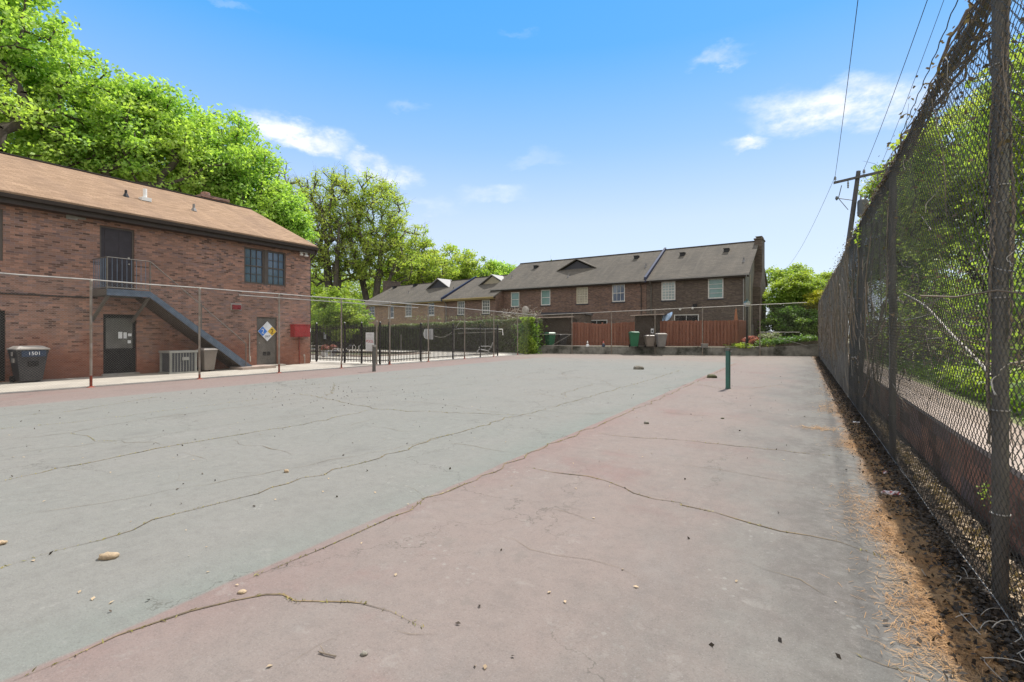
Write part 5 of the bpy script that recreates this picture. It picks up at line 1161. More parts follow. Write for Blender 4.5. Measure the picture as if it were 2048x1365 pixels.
m = MB(); m.box(-.7, -.24, .22, .2, .24, .34); m.prism([(.2, -.24, .24), (.5, -.24, .72), (.42, -.24, .76), (.12, -.24, .34)], (0, .48, 0)); m.build('cushion', M['slate'], o)
p = AD(711, 701, 34.5); o = empty('pool_ladder', (p.x, p.y, .02), YAW, 'white pool ladder rails rising at the pool edge', 'ladder')
for s in (-.22, .22):
    m = MB(); m.path([(s - .02, .0, .0), (s + .02, 0, .62), (s + .08, .1, .70), (s + .10, .35, .60), (s + .10, .45, .1)], .022, 6); m.build('rail', M['white'], o)
m = MB(); m.box(-.2, .42, .12, .32, .48, .15); m.build('tread', M['white'], o)
p = AD(627, 702, 33.0); o = empty('patio_table', (p.x, p.y, .02), YAW, 'pale patio table behind the picket fence at the brick corner', 'table')
m = MB(); m.box(-.5, -.3, .66, .5, .3, .70); m.build('table_top', M['dusty_lid'], o)
for x in (-.44, .44):
    for y in (-.25, .25): m = MB(); m.box(x - .02, y - .02, 0, x + .02, y + .02, .66); m.build('leg', M['dusty_lid'], o)
p = AD(627, 674, 33.0 + 15.5); o = empty('rules_board', (p.x, 33.05, 1.0), 0, 'white rules board fixed to the hedge fence near the brick corner', 'sign')
m = MB(); m.box(-.25, -.02, 0, .25, 0, .62); m.build('board', M['sign_white'], o)
m = MB()
for z in (.1, .2, .3, .4, .5): m.box(-.18, -.025, z, .18, -.021, z + .03)
m.build('lettering', M['ink'], o)

# ------------------------------------------------------------------ yard beyond the low wall
def frame_line(px0, px1, dep0, dep1):
    a = AD(px0, 667, dep0); b_ = AD(px1, 667, dep1); return Vector((a.x, a.y, 0)), Vector((b_.x, b_.y, 0))
def board_fence(px0, px1, d0, d1, h, label, seed, lean=0.0, dip=0.0):
    a, b_ = frame_line(px0, px1, d0, d1); L = (b_ - a).length; o = empty('board_fence', (a.x, a.y, .55), math.atan2(b_.y - a.y, b_.x - a.x), label, 'fence', 'red stained board fences in the back yards')
    r = np.random.default_rng(seed); m = MB(); x = 0; k = 0
    while x < L:
        w = .14; y = -.045 if k % 2 == 0 else .035; hh = h + r.uniform(-.03, .03) - dip * math.sin(math.pi * x / L) ** 2
        m.prism([(x, y, .03), (x + w, y, .03), (x + w, y, hh - .05), (x + w * .72, y, hh), (x + w * .28, y, hh), (x, y, hh - .05)], (0, .018, 0)); x += w * .83; k += 1
    m.build('boards', M['cedar'], o)
    m = MB()
    for z in (.3, h * .55, h - .35): m.box(0, -.015, z, L, .025, z + .09)
    m.build('rails', M['cedar'], o)
    for x in np.linspace(.05, L - .05, max(2, int(L / 2.2) + 1)): m = MB(); m.box(x - .045, .05, 0, x + .045, .13, h - .02); m.build('post', M['cedar'], o)
    return o
board_fence(1145, 1266, 38.6, 37.0, 1.86, 'sagging red board fence between the two sheds', 1, dip=.12)
board_fence(1136, 1146, 40.3, 38.7, 1.84, 'short red board return beside the left shed', 2)
board_fence(1320, 1475, 36.0, 34.9, 1.92, 'straight red board fence in front of the right townhouse', 3)
board_fence(1475, 1494, 34.95, 37.6, 1.95, 'red board fence end turning towards the right townhouse', 4)
def shed(px0, px1, d0, d1, depth, h, label, tilt=.12):
    a, b_ = frame_line(px0, px1, d0, d1); L = (b_ - a).length; o = empty('shed', (a.x, a.y, .55), math.atan2(b_.y - a.y, b_.x - a.x), label, 'shed')
    m = MB(); m.box(0, 0, 0, L, depth, h); m.build('walls', M['shed'], o)
    m = MB(); m.poly([(-.25, -.45, h + .02), (L + .3, -.45, h + .02 + tilt), (L + .3, depth + .1, h + .15 + tilt), (-.25, depth + .1, h + .15)]); m.poly([(-.25, -.45, h - .05), (L + .3, -.45, h - .05 + tilt), (L + .3, depth + .1, h + .08 + tilt), (-.25, depth + .1, h + .08)]); m.poly([(-.25, -.45, h - .05), (L + .3, -.45, h - .05 + tilt), (L + .3, -.45, h + .02 + tilt), (-.25, -.45, h + .02)])
    m.build('roof', M['conc_cap'], o, recalc=False)
    m = MB(); m.box(L * .3, -.02, 0, L * .3 + .85, -.002, h * .86); dd = m.build('door', M['shed'], o)
    m = MB(); m.box(L * .3 + .72, -.05, .95, L * .3 + .76, -.021, 1.1); m.build('handle', M['rail'], dd)
    return o
shed(1056, 1142, 40.2, 39.0, 2.6, 2.22, 'dark brown shed with pale flat roof at the left corner of the yard', .10)
shed(1270, 1323, 36.9, 36.0, 2.8, 2.34, 'dark brown shed with pale flat roof between the red board fences', .06)
a, b_ = frame_line(1086, 1168, 43.2, 42.0); o = empty('lean_to', (a.x, a.y, .55), math.atan2(b_.y - a.y, b_.x - a.x), 'dark brick lean to with black roof edge against the townhouse', 'lean-to')
m = MB(); m.box(0, 0, 0, (b_ - a).length, 3.6, 2.65); m.build('wall', M['brick_dark'], o); m = MB(); m.box(-.15, -.15, 2.65, (b_ - a).length + .15, 3.5, 2.83); m.build('roof', M['slate'], o)
a, b_ = frame_line(1323, 1345, 36.2, 36.0); m = MB(); L = (b_ - a).length
o = empty('tarpaulin', (a.x, a.y, 2.35), math.atan2(b_.y - a.y, b_.x - a.x), 'pale blue tarpaulin draped off the shed roof', 'tarpaulin')
n = 7; r_ = np.random.default_rng(3); Z = [(.0, .48), (.02, .53), (.05, .57), (.12, .62), (.2, .68), (.36, .74), (.66, .80)]
for k in range(n - 1): m.poly([(L * k / (n - 1), -.05 + .08 * math.sin(k * 2), Z[k][0]), (L * (k + 1) / (n - 1), -.05 + .08 * math.sin((k + 1) * 2), Z[k + 1][0]), (L * (k + 1) / (n - 1), .3, Z[k + 1][1]), (L * k / (n - 1), .3, Z[k][1])])
m.build('sheet', M['tarp'], o, recalc=False); m = MB(); m.tube((L * .98, .28, -1.8), (L * .98, .28, .78), .02, n=6); m.build('prop', M['rail'], o)
def inyard(px, dep): p = AD(px, 667, dep); return (p.x, p.y, .555)
wheelie('wheelie_bin', inyard(1268, 35.3), YAW - .1, M['bin_green'], M['bin_green'], 'bright green wheeled bin at the corner of the middle shed', 1.14, .66, 'wheeled bins beyond the low wall')
wheelie('wheelie_bin', inyard(1100, 38.2), YAW + .5, M['bin_green'], M['bin_green'], 'dull green wheeled bin in front of the left shed', 1.08, .62, 'wheeled bins beyond the low wall')
wheelie('wheelie_bin', inyard(1322, 34.5), YAW, M['bin_grey'], M['dusty_lid'], 'tall pale grey wheeled bin before the middle shed', 1.02, .64, 'wheeled bins beyond the low wall')
wheelie('wheelie_bin', inyard(1299, 35.0), YAW, M['bin_brown'], M['bin_brown'], 'shorter grey brown wheeled bin between the green and the pale grey bins', .88, .62, 'wheeled bins beyond the low wall')
wheelie('wheelie_bin', inyard(1125, 38.2), YAW + .2, M['bin_black'], M['bin_black'], 'black wheeled bin standing left of the red board fence', .95, .6, 'wheeled bins beyond the low wall')
p = inyard(1409, 33.9); o = empty('meter_cover', p, YAW, 'low grey utility box at the foot of the red board fence', 'box'); m = MB(); m.box(-.2, -.12, 0, .2, .12, .24); m.build('box', M['bin_grey'], o); m = MB(); m.box(-.22, -.14, .24, .22, .14, .27); m.build('lid', M['rail'], o)
p = inyard(1399, 34.2); o = empty('notice_card', (inyard(1304.5, 35.6)[0], inyard(1304.5, 35.6)[1], 1.55), YAW, 'small white card on the wall of the middle shed', 'card'); m = MB(); m.box(-.1, -.01, 0, .1, 0, .34); m.build('card', M['sign_white'], o); m = MB(); m.box(-.06, -.014, .08, .06, -.011, .22); m.build('print', M['ink'], o)
def gnome(px, dep, hat, coat, label):
    o = empty('garden_figurine', inyard(px, dep), YAW, label, 'figurine', 'small garden figurines along the low wall')
    m = MB(); m.lathe((0, 0, 0), [(.09, 0), (.10, .06), (.075, .16), (.05, .22)], 10); m.tube((-.06, -.02, .19), (-.11, -.06, .08), .022, n=6); m.tube((.06, -.02, .19), (.11, -.06, .08), .022, n=6); m.build('body', coat, o)
    m = MB(); m.lathe((0, 0, .22), [(.03, 0), (.055, .03), (.055, .08), (.03, .12)], 10); m.build('head', M['dusty_lid'], o)
    m = MB(); m.lathe((0, 0, .31), [(.065, 0), (.045, .06), (.008, .14)], 10); m.build('hat', hat, o)
gnome(1175, 35.9, M['white'], M['sign_white'], 'white garden figurine by the sagging red board fence'); gnome(1207, 35.5, M['pink_flower'], M['sticker_navy'], 'blue coated garden figurine by the sagging red board fence')
# lamp post
p = inyard(1494, 34.2); o = empty('lamp_post', p, YAW, 'black lamp post with lantern before the right townhouse', 'lamp post')
m = MB(); m.lathe((0, 0, 0), [(.15, 0), (.15, .10), (.10, .16), (.09, .60), (.065, .68), (.05, 2.6), (.045, 2.78), (.08, 2.82), (.03, 2.86)], 12); m.build('shaft', M['black'], o)
m = MB(); m.frustum((0, 0), .20, .20, .34, .34, 2.86, 3.12); m.build('lantern_glass', M['lamp_glass'], o)
m = MB(); m.box(-.09, -.09, 2.82, .09, .09, 2.859); m.frustum((0, 0), .38, .38, .12, .12, 3.122, 3.27); m.lathe((0, 0, 3.27), [(.06, 0), (.06, .07), (.02, .11), (.03, .14), (.004, .17)], 8); m.build('lantern_cap', M['lamp_green'], o)
# closed patio umbrella
p = inyard(1472, 36.2); o = empty('patio_umbrella', p, YAW, 'closed rust orange patio umbrella standing behind the red board fence', 'umbrella')
m = MB(); m.lathe((0, 0, 1.05), [(.14, 0), (.17, .2), (.12, 1.1), (.05, 1.72), (.01, 1.78)], 9); m.build('canopy', M['canvas'], o); m = MB(); m.tube((0, 0, 0), (0, 0, 2.95), .02, n=8); m.build('pole', M['vine'], o); m = MB(); m.lathe((0, 0, 0), [(.22, 0), (.22, .06), (.05, .1)], 12); m.build('base', M['black'], o)
# satellite dish above the hedge corner
p = AD(1051, 621, 39.6); o = empty('satellite_dish', (p.x, p.y, p.z - .3), YAW + .5, 'pale satellite dish on a bracket over the left shed', 'satellite dish')
m = MB()
rings = [[((.33 * q) * math.cos(a), .10 * q * q - .1, .3 + (.36 * q) * math.sin(a)) for a in np.linspace(0, 2 * math.pi, 15)[:-1]] for q in (.02, .5, 1)]
for A_, B__ in zip(rings[:-1], rings[1:]):
    for k in range(14): m.poly([A_[k], A_[(k + 1) % 14], B__[(k + 1) % 14], B__[k]])
ds = m.build('reflector', M['dusty_lid'], o, recalc=False)
m = MB(); m.path([(0, -.1, .3), (.0, .1, .1), (0, .1, -.6)], .02, 6); m.path([(0, -.1, -.02), (.0, -.45, .12)], .012, 5); m.build('bracket', M['rail'], o)
# bench-like pale board by the bushes
a = inyard(1532, 35.6); o = empty('garden_bench', a, YAW, 'low pale wooden bench beyond the right end of the low wall', 'bench')
m = MB(); m.box(-.1, -.2, .40, 1.15, .2, .45); m.build('seat', M['dusty_lid'], o)
for x in (0, 1.0): m = MB(); m.box(x, -.18, 0, x + .07, .18, .40); m.build('leg', M['shed'], o)

# ------------------------------------------------------------------ utility pole and wires
PB = Vector((2.66 - 1.15, 33, .5)); PT = Vector((2.66, 33, 10.5))
o = empty('utility_pole', tuple(PB), 0, 'leaning timber utility pole with one crossarm and a transformer', 'utility pole')
T_ = PT - PB
m = MB(); m.tube((0, 0, 0), tuple(T_), .165, .105, 14); m.build('shaft', M['pole'], o)
xa_, xb_ = 1.50 - PB.x, 3.90 - PB.x; za_, zb_ = 9.92 - PB.z + .0, 10.22 - PB.z
m = MB(); d_ = Vector((xb_ - xa_, 0, zb_ - za_)); m.prism([(xa_, -.19, za_), (xb_, -.19, zb_), (xb_, -.19, zb_ + .13), (xa_, -.19, za_ + .13)], (0, .09, 0)); m.build('crossarm', M['pole'], o)
m = MB(); m.path([(T_.x + .15, -.2, T_.z - 1.05), (T_.x + .85, -.2, zb_ - .06)], .015, 5); m.build('arm_brace', M['rail'], o)
ins = []
for fx in (.03, .58, .97):
    x = xa_ + (xb_ - xa_) * fx; z = za_ + (zb_ - za_) * fx + .13; m = MB(); m.lathe((x, -.15, z), [(.02, 0), (.02, .08), (.075, .10), (.05, .16), (.07, .18), (.035, .27), (.02, .29)], 10); m.build('insulator', M['ceramic'], o); ins.append(Vector((x, -.15, z + .28)))
for fx in (.28, .83):
    x = xa_ + (xb_ - xa_) * fx; z = za_ + (zb_ - za_) * fx; m = MB(); m.lathe((x, -.15, z - .42), [(.02, 0), (.05, .04), (.03, .1), (.055, .14), (.03, .2), (.05, .26), (.02, .42)], 8); m.build('fuse_cutout', M['ceramic'], o)
tx = T_.x * .80; m = MB(); m.lathe((tx + .42, -.12, T_.z * .80 - .55), [(.20, 0), (.26, .05), (.26, .82), (.22, .9), (.08, .95)], 14); tk = m.build('transformer', M['tank'], o)
for dx in (-.1, .1): m = MB(); m.lathe((tx + .42 + dx, -.12, T_.z * .80 + .36), [(.03, 0), (.055, .06), (.035, .12), (.05, .17), (.02, .26)], 8); m.build('bushing', M['ceramic'], tk)
m = MB(); m.path([(tx, -.05, T_.z * .84), (tx - .7, -.1, T_.z * .86), (tx - .55, -.1, T_.z * .93)], .022, 5); m.path([(tx - .7, -.1, T_.z * .86), (tx - .25, -.1, T_.z * .79)], .018, 5); m.lathe((tx - .78, -.1, T_.z * .86), [(.03, -.1), (.08, 0), (.05, .12)], 8); m.build('bracket', M['tank'], o)
m = MB()
for k in range(3): m.path([(tx + .55, -.2 - .1 * k, T_.z * .80 + .4), (tx + .9, -.25 - .05 * k, T_.z * .80 + .55 + .12 * k), (tx + 1.0, -.25, T_.z * .80 + .9)], .012, 5)
m.build('lead_wires', M['cable'], o)
def wire(p0, p1, sag, r, label, wob=0):
    p0 = np.array(p0); p1 = np.array(p1); d = p1 - p0; q = p0 + d * 1.9; t_ = np.linspace(0, 1, 90)[:, None]; L = p0 + (q - p0) * t_; L[:, 2:] -= 4 * sag * t_ * (1 - t_)
    # remove the sag at the measured midpoint so the wire still passes through it
    tm = 1 / 1.9; L[:, 2:] += 4 * sag * tm * (1 - tm) * (t_ / tm) * (t_ < 2)
    if wob: L[:, 0] += wob * np.sin(t_[:, 0] * 160); L[:, 2] += wob * np.cos(t_[:, 0] * 160)
    return tag(tubes('overhead_wire', [L], [r], M['cable'], n=5), label, 'wire')
def wpx(x): z = 10.6; X = (z - EYE) * c30 * (x - 1605) / 667; t_ = 1324 * X / (x - 1605) + .593 * X; return (X, t_, z)
wire(PB + ins[0], wpx(1716), .5, .011, 'overhead wire from the left insulator of the utility pole')
wire(PB + ins[1], wpx(1855), .5, .011, 'overhead wire from the middle insulator of the utility pole')
wire((3.45, 33, 10.1), wpx(1888), .5, .008, 'thin overhead wire just right of the middle one')
wire((3.62, 33, 9.9), wpx(1915), .6, .016, 'twisted wavy overhead cable', .02)
wire(PB + ins[2], wpx(1948), .5, .011, 'overhead wire from the right insulator of the utility pole')
L = np.linspace(0, 1, 30)[:, None]; a = np.array(PB + ins[0]); q = np.array((-2.2, 68, 9.0)); Lw = a + (q - a) * L; Lw[:, 2:] -= 4 * .9 * L * (1 - L)
tag(tubes('overhead_wire', [Lw], [.010], M['cable'], n=5), 'faint overhead wire running away beyond the utility pole', 'wire')
# ------------------------------------------------------------------ trees and plants
def sample_crown(blobs, n, r, shell=.5):
    vol = np.array([b[3] * b[4] * b[5] for b in blobs]) ** .8; pick = r.choice(len(blobs), n, p=vol / vol.sum()); out = np.zeros((n, 3))
    d = r.normal(size=(n, 3)); d /= np.linalg.norm(d, axis=1)[:, None]; rad = shell + (1 - shell) * r.uniform(0, 1, n) ** .6
    inner = r.uniform(0, 1, n) < .25; rad[inner] = r.uniform(.1, .7, inner.sum())
    for i, b in enumerate(blobs):
        k = pick == i; out[k] = np.array(b[:3]) + d[k] * rad[k][:, None] * np.array(b[3:6])
    return out
def tree(name, base, blobs, label, cat='tree', group=None, nclump=300, leaf_n=150, leaf_s=.17, clump_r=.6, lmat=None, bmat=None, trunk_h=3.0, trunk_r=.3, seed=1, shell=.5, up=.45, lean=(0, 0), twigs=0, nlimb_bias=.55, forks=None, sides=6):
    """trunk, limbs grown towards sampled crown clumps, and a crown of leaf clumps. blobs in coordinates relative to base"""
    r = np.random.default_rng(seed); root = empty(name, base, 0, label, cat, group)
    A = sample_crown(blobs, nclump, r, shell)
    nodes = [np.array([0, 0, 0.0])]; par = [-1]
    if forks is None: forks = [(lean[0], lean[1], trunk_h)]
    nt = 6
    for (fx, fy, fz) in forks:
        prev = 0
        for k in range(1, nt + 1):
            f = k / nt; nodes.append(np.array([fx * f ** 1.3, fy * f ** 1.3, fz * f]) + r.normal(0, .03, 3) * (k < nt)); par.append(prev); prev = len(nodes) - 1
    trunk_n = len(nodes); start = np.array([0, 0, trunk_h * .6])
    order = np.argsort(np.linalg.norm(A - start, axis=1)); NP = np.array(nodes); NP = list(NP)
    tips = []
    depth = [np.linalg.norm(p) for p in nodes]
    for ai in order:
        t_ = A[ai]; arr = np.array(NP); dv = t_ - arr; dist = np.linalg.norm(dv, axis=1)
        cost = dist + nlimb_bias * np.array(depth) * .35 + np.where(arr[:, 2] < trunk_h * .45, 50, 0) + np.where(dv[:, 2] < -1.5, 1.5, 0)
        i = int(np.argmin(cost)); L = dist[i]; nseg = max(1, int(L / .9)); prev = i; p0 = arr[i]
        bow = np.array([0, 0, 1.0]) * L * .07
        for k in range(1, nseg + 1):
            f = k / nseg; q = p0 + (t_ - p0) * f + bow * math.sin(math.pi * f) + (r.normal(0, .06 * min(L, 2), 3) if k < nseg else 0)
            NP.append(q); par.append(prev); depth.append(depth[prev] + L / nseg); prev = len(NP) - 1
        tips.append(prev)
    NP = np.array(NP); n = len(NP); w = np.zeros(n); ch = np.zeros(n, int)
    for i in range(n - 1, 0, -1):
        if ch[i] == 0: w[i] = max(w[i], 1.0)
        w[par[i]] += w[i]; ch[par[i]] += 1
    rad = trunk_r * (w / w[0]) ** .47; rad = np.maximum(rad, .012); rad[0] = trunk_r * 1.25
    lines, rr_ = [], []
    for i in range(1, n): lines.append(np.array([NP[par[i]], NP[i]])); rr_.append(np.array([min(rad[par[i]], rad[i] * 1.35), rad[i]]))
    if twigs:
        for i in tips:
            for _ in range(twigs):
                d = r.normal(0, 1, 3); d[2] = abs(d[2]) * .8 + .2; d /= np.linalg.norm(d); L = r.uniform(.5, 1.3) * clump_r * 1.6; a = NP[i]; b_ = a + d * L * .5 + r.normal(0, .06, 3); c_ = b_ + (d + r.normal(0, .35, 3)) * L * .5
                lines.append(np.array([a, b_, c_])); rr_.append(np.array([.016, .011, .005]))
    tubes('trunk', lines, rr_, bmat or M['bark'], root, n=sides)
    if leaf_n:
        C = []
        for i in tips:
            k = int(leaf_n * r.uniform(.45, 1.4)); g = r.normal(0, 1, (k, 3)); g /= np.linalg.norm(g, axis=1)[:, None]; g *= (r.uniform(0, 1, (k, 1)) ** .45) * clump_r * r.uniform(.7, 1.25) * np.array([1.15, 1.15, .7]); C.append(NP[i] + g)
        leaves('crown', np.concatenate(C), leaf_s, lmat, root, up=up, seed=seed + 50)
    return root
def WX(lat, dep, z=0): v = cR * lat + cF * dep; return (v.x, v.y, z)
def BB(base, items):
    """crown blobs from picture columns: (px, py, depth, rx, rz) -> relative ellipsoids"""
    out = []
    for (px, py, dep, rx, rz) in items: p = AD(px, py, dep); out.append((p.x - base[0], p.y - base[1], p.z - base[2], rx, rx, rz))
    return out
# tall maples behind the brick building
b1 = (-37.5, 5.5, 0); tree('maple_tree', b1, BB(b1, [(20, 90, 29, 3.8, 3.2), (90, 175, 30, 3.6, 3.0), (-80, 40, 28, 4.5, 4.5), (60, 290, 30, 4.2, 3.0), (150, 190, 31, 2.5, 2.3), (-60, 250, 27, 4.5, 3.5)]), 'tallest bright green maple at the left edge behind the brick building', group='trees behind the brick building',
   nclump=520, leaf_n=95, leaf_s=.20, clump_r=.85, lmat=M['maple'], trunk_h=7, trunk_r=.45, seed=11)
b2 = (-36.5, 13.0, 0); tree('maple_tree', b2, BB(b2, [(215, 260, 33, 3.6, 3.0), (260, 240, 34, 2.8, 2.6), (330, 250, 35, 2.9, 2.6), (180, 330, 33, 4.0, 2.6), (300, 340, 34, 4.2, 2.6), (250, 195, 34, 1.5, 1.3), (385, 300, 35, 2.8, 2.5), (345, 210, 35, 1.5, 1.4)]), 'broad bright green maple showing its dark limbs above the middle of the brown roof', group='trees behind the brick building',
   nclump=640, leaf_n=90, leaf_s=.20, clump_r=.85, lmat=M['maple'], trunk_h=7.5, trunk_r=.42, seed=12)
b3 = (-38.0, 22.0, 0); tree('maple_tree', b3, BB(b3, [(450, 300, 38, 2.9, 2.6), (490, 350, 38, 2.9, 2.6), (420, 370, 38, 3.4, 2.4), (560, 415, 39, 2.3, 2.1), (520, 400, 38, 2.6, 2.0), (585, 450, 40, 1.5, 1.8), (500, 440, 38, 3.2, 1.8), (600, 470, 40, .9, 1.4)]), 'rounded bright green maple above the right end of the brown roof', group='trees behind the brick building',
   nclump=520, leaf_n=92, leaf_s=.20, clump_r=.8, lmat=M['maple'], trunk_h=7, trunk_r=.35, seed=13)
b = WX(-37.80, 78.40); tree('bare_tree', b, BB(b, [(540, 345, 78.4, 3.08, 4.20), (560, 400, 78.4, 4.20, 4.20)]), 'nearly bare purplish tree poking above the rounded maple', group='trees beyond the pool', nclump=90, leaf_n=5, leaf_s=0.200, clump_r=0.780, lmat=M['dead_leaf'], bmat=M['bark_grey'], trunk_h=12.150, trunk_r=0.350, seed=14, twigs=5)
# sparse tall oaks beyond the pool
b = WX(-28.70, 78.40); tree('oak_tree', b, BB(b, [(635, 365, 78.4, 3.64, 3.36), (620, 420, 78.4, 4.76, 4.76), (665, 420, 79.8, 5.04, 5.04), (650, 480, 78.4, 5.60, 4.76), (620, 530, 78.4, 4.48, 3.64), (680, 520, 78.4, 4.48, 3.36)]), 'tall sparse oak with grey forked trunks left of the pair beyond the pool', group='trees beyond the pool',
   nclump=420, leaf_n=36, leaf_s=0.250, clump_r=1.040, lmat=M['oak'], bmat=M['bark_grey'], trunk_h=8.100, trunk_r=0.80, seed=15, twigs=4, forks=[(-2.24, 0.42, 15.40), (2.10, -0.56, 16.10), (0.28, 1.12, 9.80)])
b = WX(-22.96, 81.20); tree('oak_tree', b, BB(b, [(735, 385, 81.2, 3.92, 3.36), (700, 440, 81.2, 4.48, 4.20), (765, 430, 81.2, 4.76, 4.20), (790, 480, 82.6, 4.48, 3.92), (735, 490, 81.2, 5.88, 4.20), (690, 360, 79.8, 2.24, 2.24), (800, 530, 81.2, 4.20, 3.08), (720, 540, 81.2, 4.20, 3.08), (770, 392, 81.2, 2.24, 2.24)]), 'tall sparse oak with spreading limbs behind the tan townhouse chimney', group='trees beyond the pool',
   nclump=560, leaf_n=52, leaf_s=0.250, clump_r=1.040, lmat=M['oak'], bmat=M['bark_grey'], trunk_h=8.100, trunk_r=0.78, seed=16, twigs=3, forks=[(-3.64, 0.28, 12.60), (1.68, 0.00, 15.40), (4.20, 0.84, 13.30)])
b = WX(-15.64, 87.04); tree('oak_tree', b, BB(b, [(830, 505, 87.0, 4.35, 2.99), (860, 540, 87.0, 4.35, 2.72), (800, 545, 87.0, 4.62, 2.99), (845, 470, 87.0, 1.90, 1.90)]), 'lower yellow green oak over the tan townhouse roof', group='trees beyond the pool', nclump=230, leaf_n=52, leaf_s=0.275, clump_r=1.040, lmat=M['oak'], bmat=M['bark_grey'], trunk_h=6.750, trunk_r=0.420, seed=17, twigs=2)
# woodland far behind the row: individual crowns
far = [(650, 610, 100, 7, 7, 'a'), (700, 600, 102, 7, 8, 'b'), (752, 590, 101, 7, 8, 'a'), (808, 565, 100, 6, 6.5, 'b'), (860, 545, 92, 5.5, 5, 'a'), (905, 540, 94, 5, 5, 'b'), (950, 560, 96, 5, 4.6, 'c'), (990, 545, 98, 2.6, 2.2, 'd'), (1010, 565, 98, 5, 3.4, 'd'), (1060, 570, 104, 5.5, 4.5, 'c'), (1110, 545, 112, 3.5, 2.4, 'e'), (622, 570, 98, 5, 7, 'a'), (590, 640, 96, 6, 6, 'b')]
fl_lab = ['far green tree just right of the brick building corner, behind the oaks', 'far green tree between the two tall oaks', 'far green tree directly behind the tan chimney', 'far yellow green tree over the left part of the tan roof', 'far yellow green tree over the middle of the tan roof', 'far rounded tree above the dark dormer of the tan townhouse', 'far olive tree above the join of the two left townhouses', 'far tree top standing alone above the pale dormer', 'far bright green tree filling the gap before the long grey roof', 'far low tree behind the long grey roof', 'far thin tree top peeping over the ridge of the long grey roof', 'far green tree touching the eave of the brick building', 'far dark green tree hidden mostly by the brick building']
for i, (px, py, dep, rx, rz, kd) in enumerate(far):
    p = AD(px, py, dep); bz = (p.x, p.y, 0)
    tree('woodland_tree', bz, [(0, 0, p.z, rx, rx, rz), (rx * .4, -.5, p.z - rz * .6, rx * .8, rx * .8, rz * .7), (-rx * .5, .6, p.z - rz * .5, rx * .7, rx * .7, rz * .7)], fl_lab[i], group='woodland trees far behind the townhouses',
         nclump=130 if kd != 'e' else 40, leaf_n=80 if kd in 'abcd' else 16, leaf_s=.34, clump_r=1.1, lmat={'a': M['leaf_mid'], 'b': M['oak'], 'c': M['leaf_mid'], 'd': M['maple'], 'e': M['leaf_dark']}[kd], trunk_h=max(2.5, p.z * .5), trunk_r=.28, seed=60 + i, sides=5, twigs=1)
# screen of lower growth behind the oaks
C_ = []
for k in range(150):
    px = rng.uniform(600, 880); dep = rng.uniform(90, 102); p = AD(px, rng.uniform(560, 668), dep); g = rng.normal(0, 1.5, (110, 3)); C_.append(np.array(p) + g)
C_ = np.concatenate(C_); C_ = C_[C_[:, 2] > 0]
tag(leaves('undergrowth', C_, .36, M['leaf_mid'], up=.4, seed=90), 'green undergrowth below the tall oaks beyond the pool', 'undergrowth', kind='stuff')
# dome shaped bush by the brick corner
b = WX(-14.8 * 1.16, 48.5); p = AD(678, 605, 48.5)
tree('round_tree', b, [(0, 0, 4.1, 2.6, 2.6, 1.9), (-.9, 0, 3.0, 2.6, 2.6, 1.6), (.8, .2, 2.4, 2.4, 2.4, 1.6)], 'small dome shaped tree with drooping fresh green top beside the brick building', nclump=240, leaf_n=130, leaf_s=.17, clump_r=.55, lmat=M['leaf_bright'], trunk_h=1.6, trunk_r=.16, seed=41, up=.8)
# hedge along the far side of the pool, clipped, ivy covered
hd = empty('hedge', (-44.0, 33.2, 0), 0, 'long clipped ivy covered hedge on the far side of the pool', 'hedge')
LH = 26.4; HH = lambda x: 2.15 + .52 * np.clip((x - 8) / 17.0, 0, 1) + .05 * np.sin(x * 2.1)
m = MB(); m.box(0.1, .25, 0, LH - .1, 1.1, 1.95); m.build('stems', M['shed'], hd)  # plain dark box filling the hedge behind its leaves
nf = 30000; x = rng.uniform(0, LH, nf); h_ = HH(x); z = rng.uniform(0, 1, nf) * h_; y = rng.normal(.06, .07, nf) + .08 * np.sin(x * 3.1) * np.sin(z * 2.7) + .05 * np.sin(x * 9 + z * 7)
nt_ = 9000; xt = rng.uniform(0, LH, nt_); yt = rng.uniform(0, 1.2, nt_); zt = HH(xt) + rng.normal(-.02, .06, nt_)
nb = 5000; xb = rng.uniform(0, LH, nb)
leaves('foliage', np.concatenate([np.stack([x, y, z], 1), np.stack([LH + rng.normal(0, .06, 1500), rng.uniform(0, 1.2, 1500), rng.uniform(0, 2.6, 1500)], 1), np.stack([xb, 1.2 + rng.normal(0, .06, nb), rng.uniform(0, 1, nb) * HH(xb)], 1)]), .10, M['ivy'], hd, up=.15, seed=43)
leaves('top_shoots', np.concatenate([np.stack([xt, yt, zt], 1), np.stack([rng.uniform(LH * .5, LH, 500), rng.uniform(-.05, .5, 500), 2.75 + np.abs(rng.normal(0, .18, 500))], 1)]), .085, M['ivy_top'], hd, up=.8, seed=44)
for k, px in enumerate((802, 908, 970)):
    X_ = sx(px, 33.0); o = empty('hedge_post', (X_, 33.02, 0), 0, ['thin pale post before the hedge, left of the rounded board', 'thin pale post before the hedge, under the end of the rope', 'thin pale post before the hedge, behind the lounge chair'][k], 'post', 'thin posts before the hedge')
    m = MB(); m.tube((0, 0, 0), (0, 0, 1.9 - (.5 if k == 0 else 0)), .028, n=8); m.lathe((0, 0, 1.9 - (.5 if k == 0 else 0)), [(.034, -.03), (.034, 0), (.004, .03)], 8); m.build('shaft', M['rail'], o)
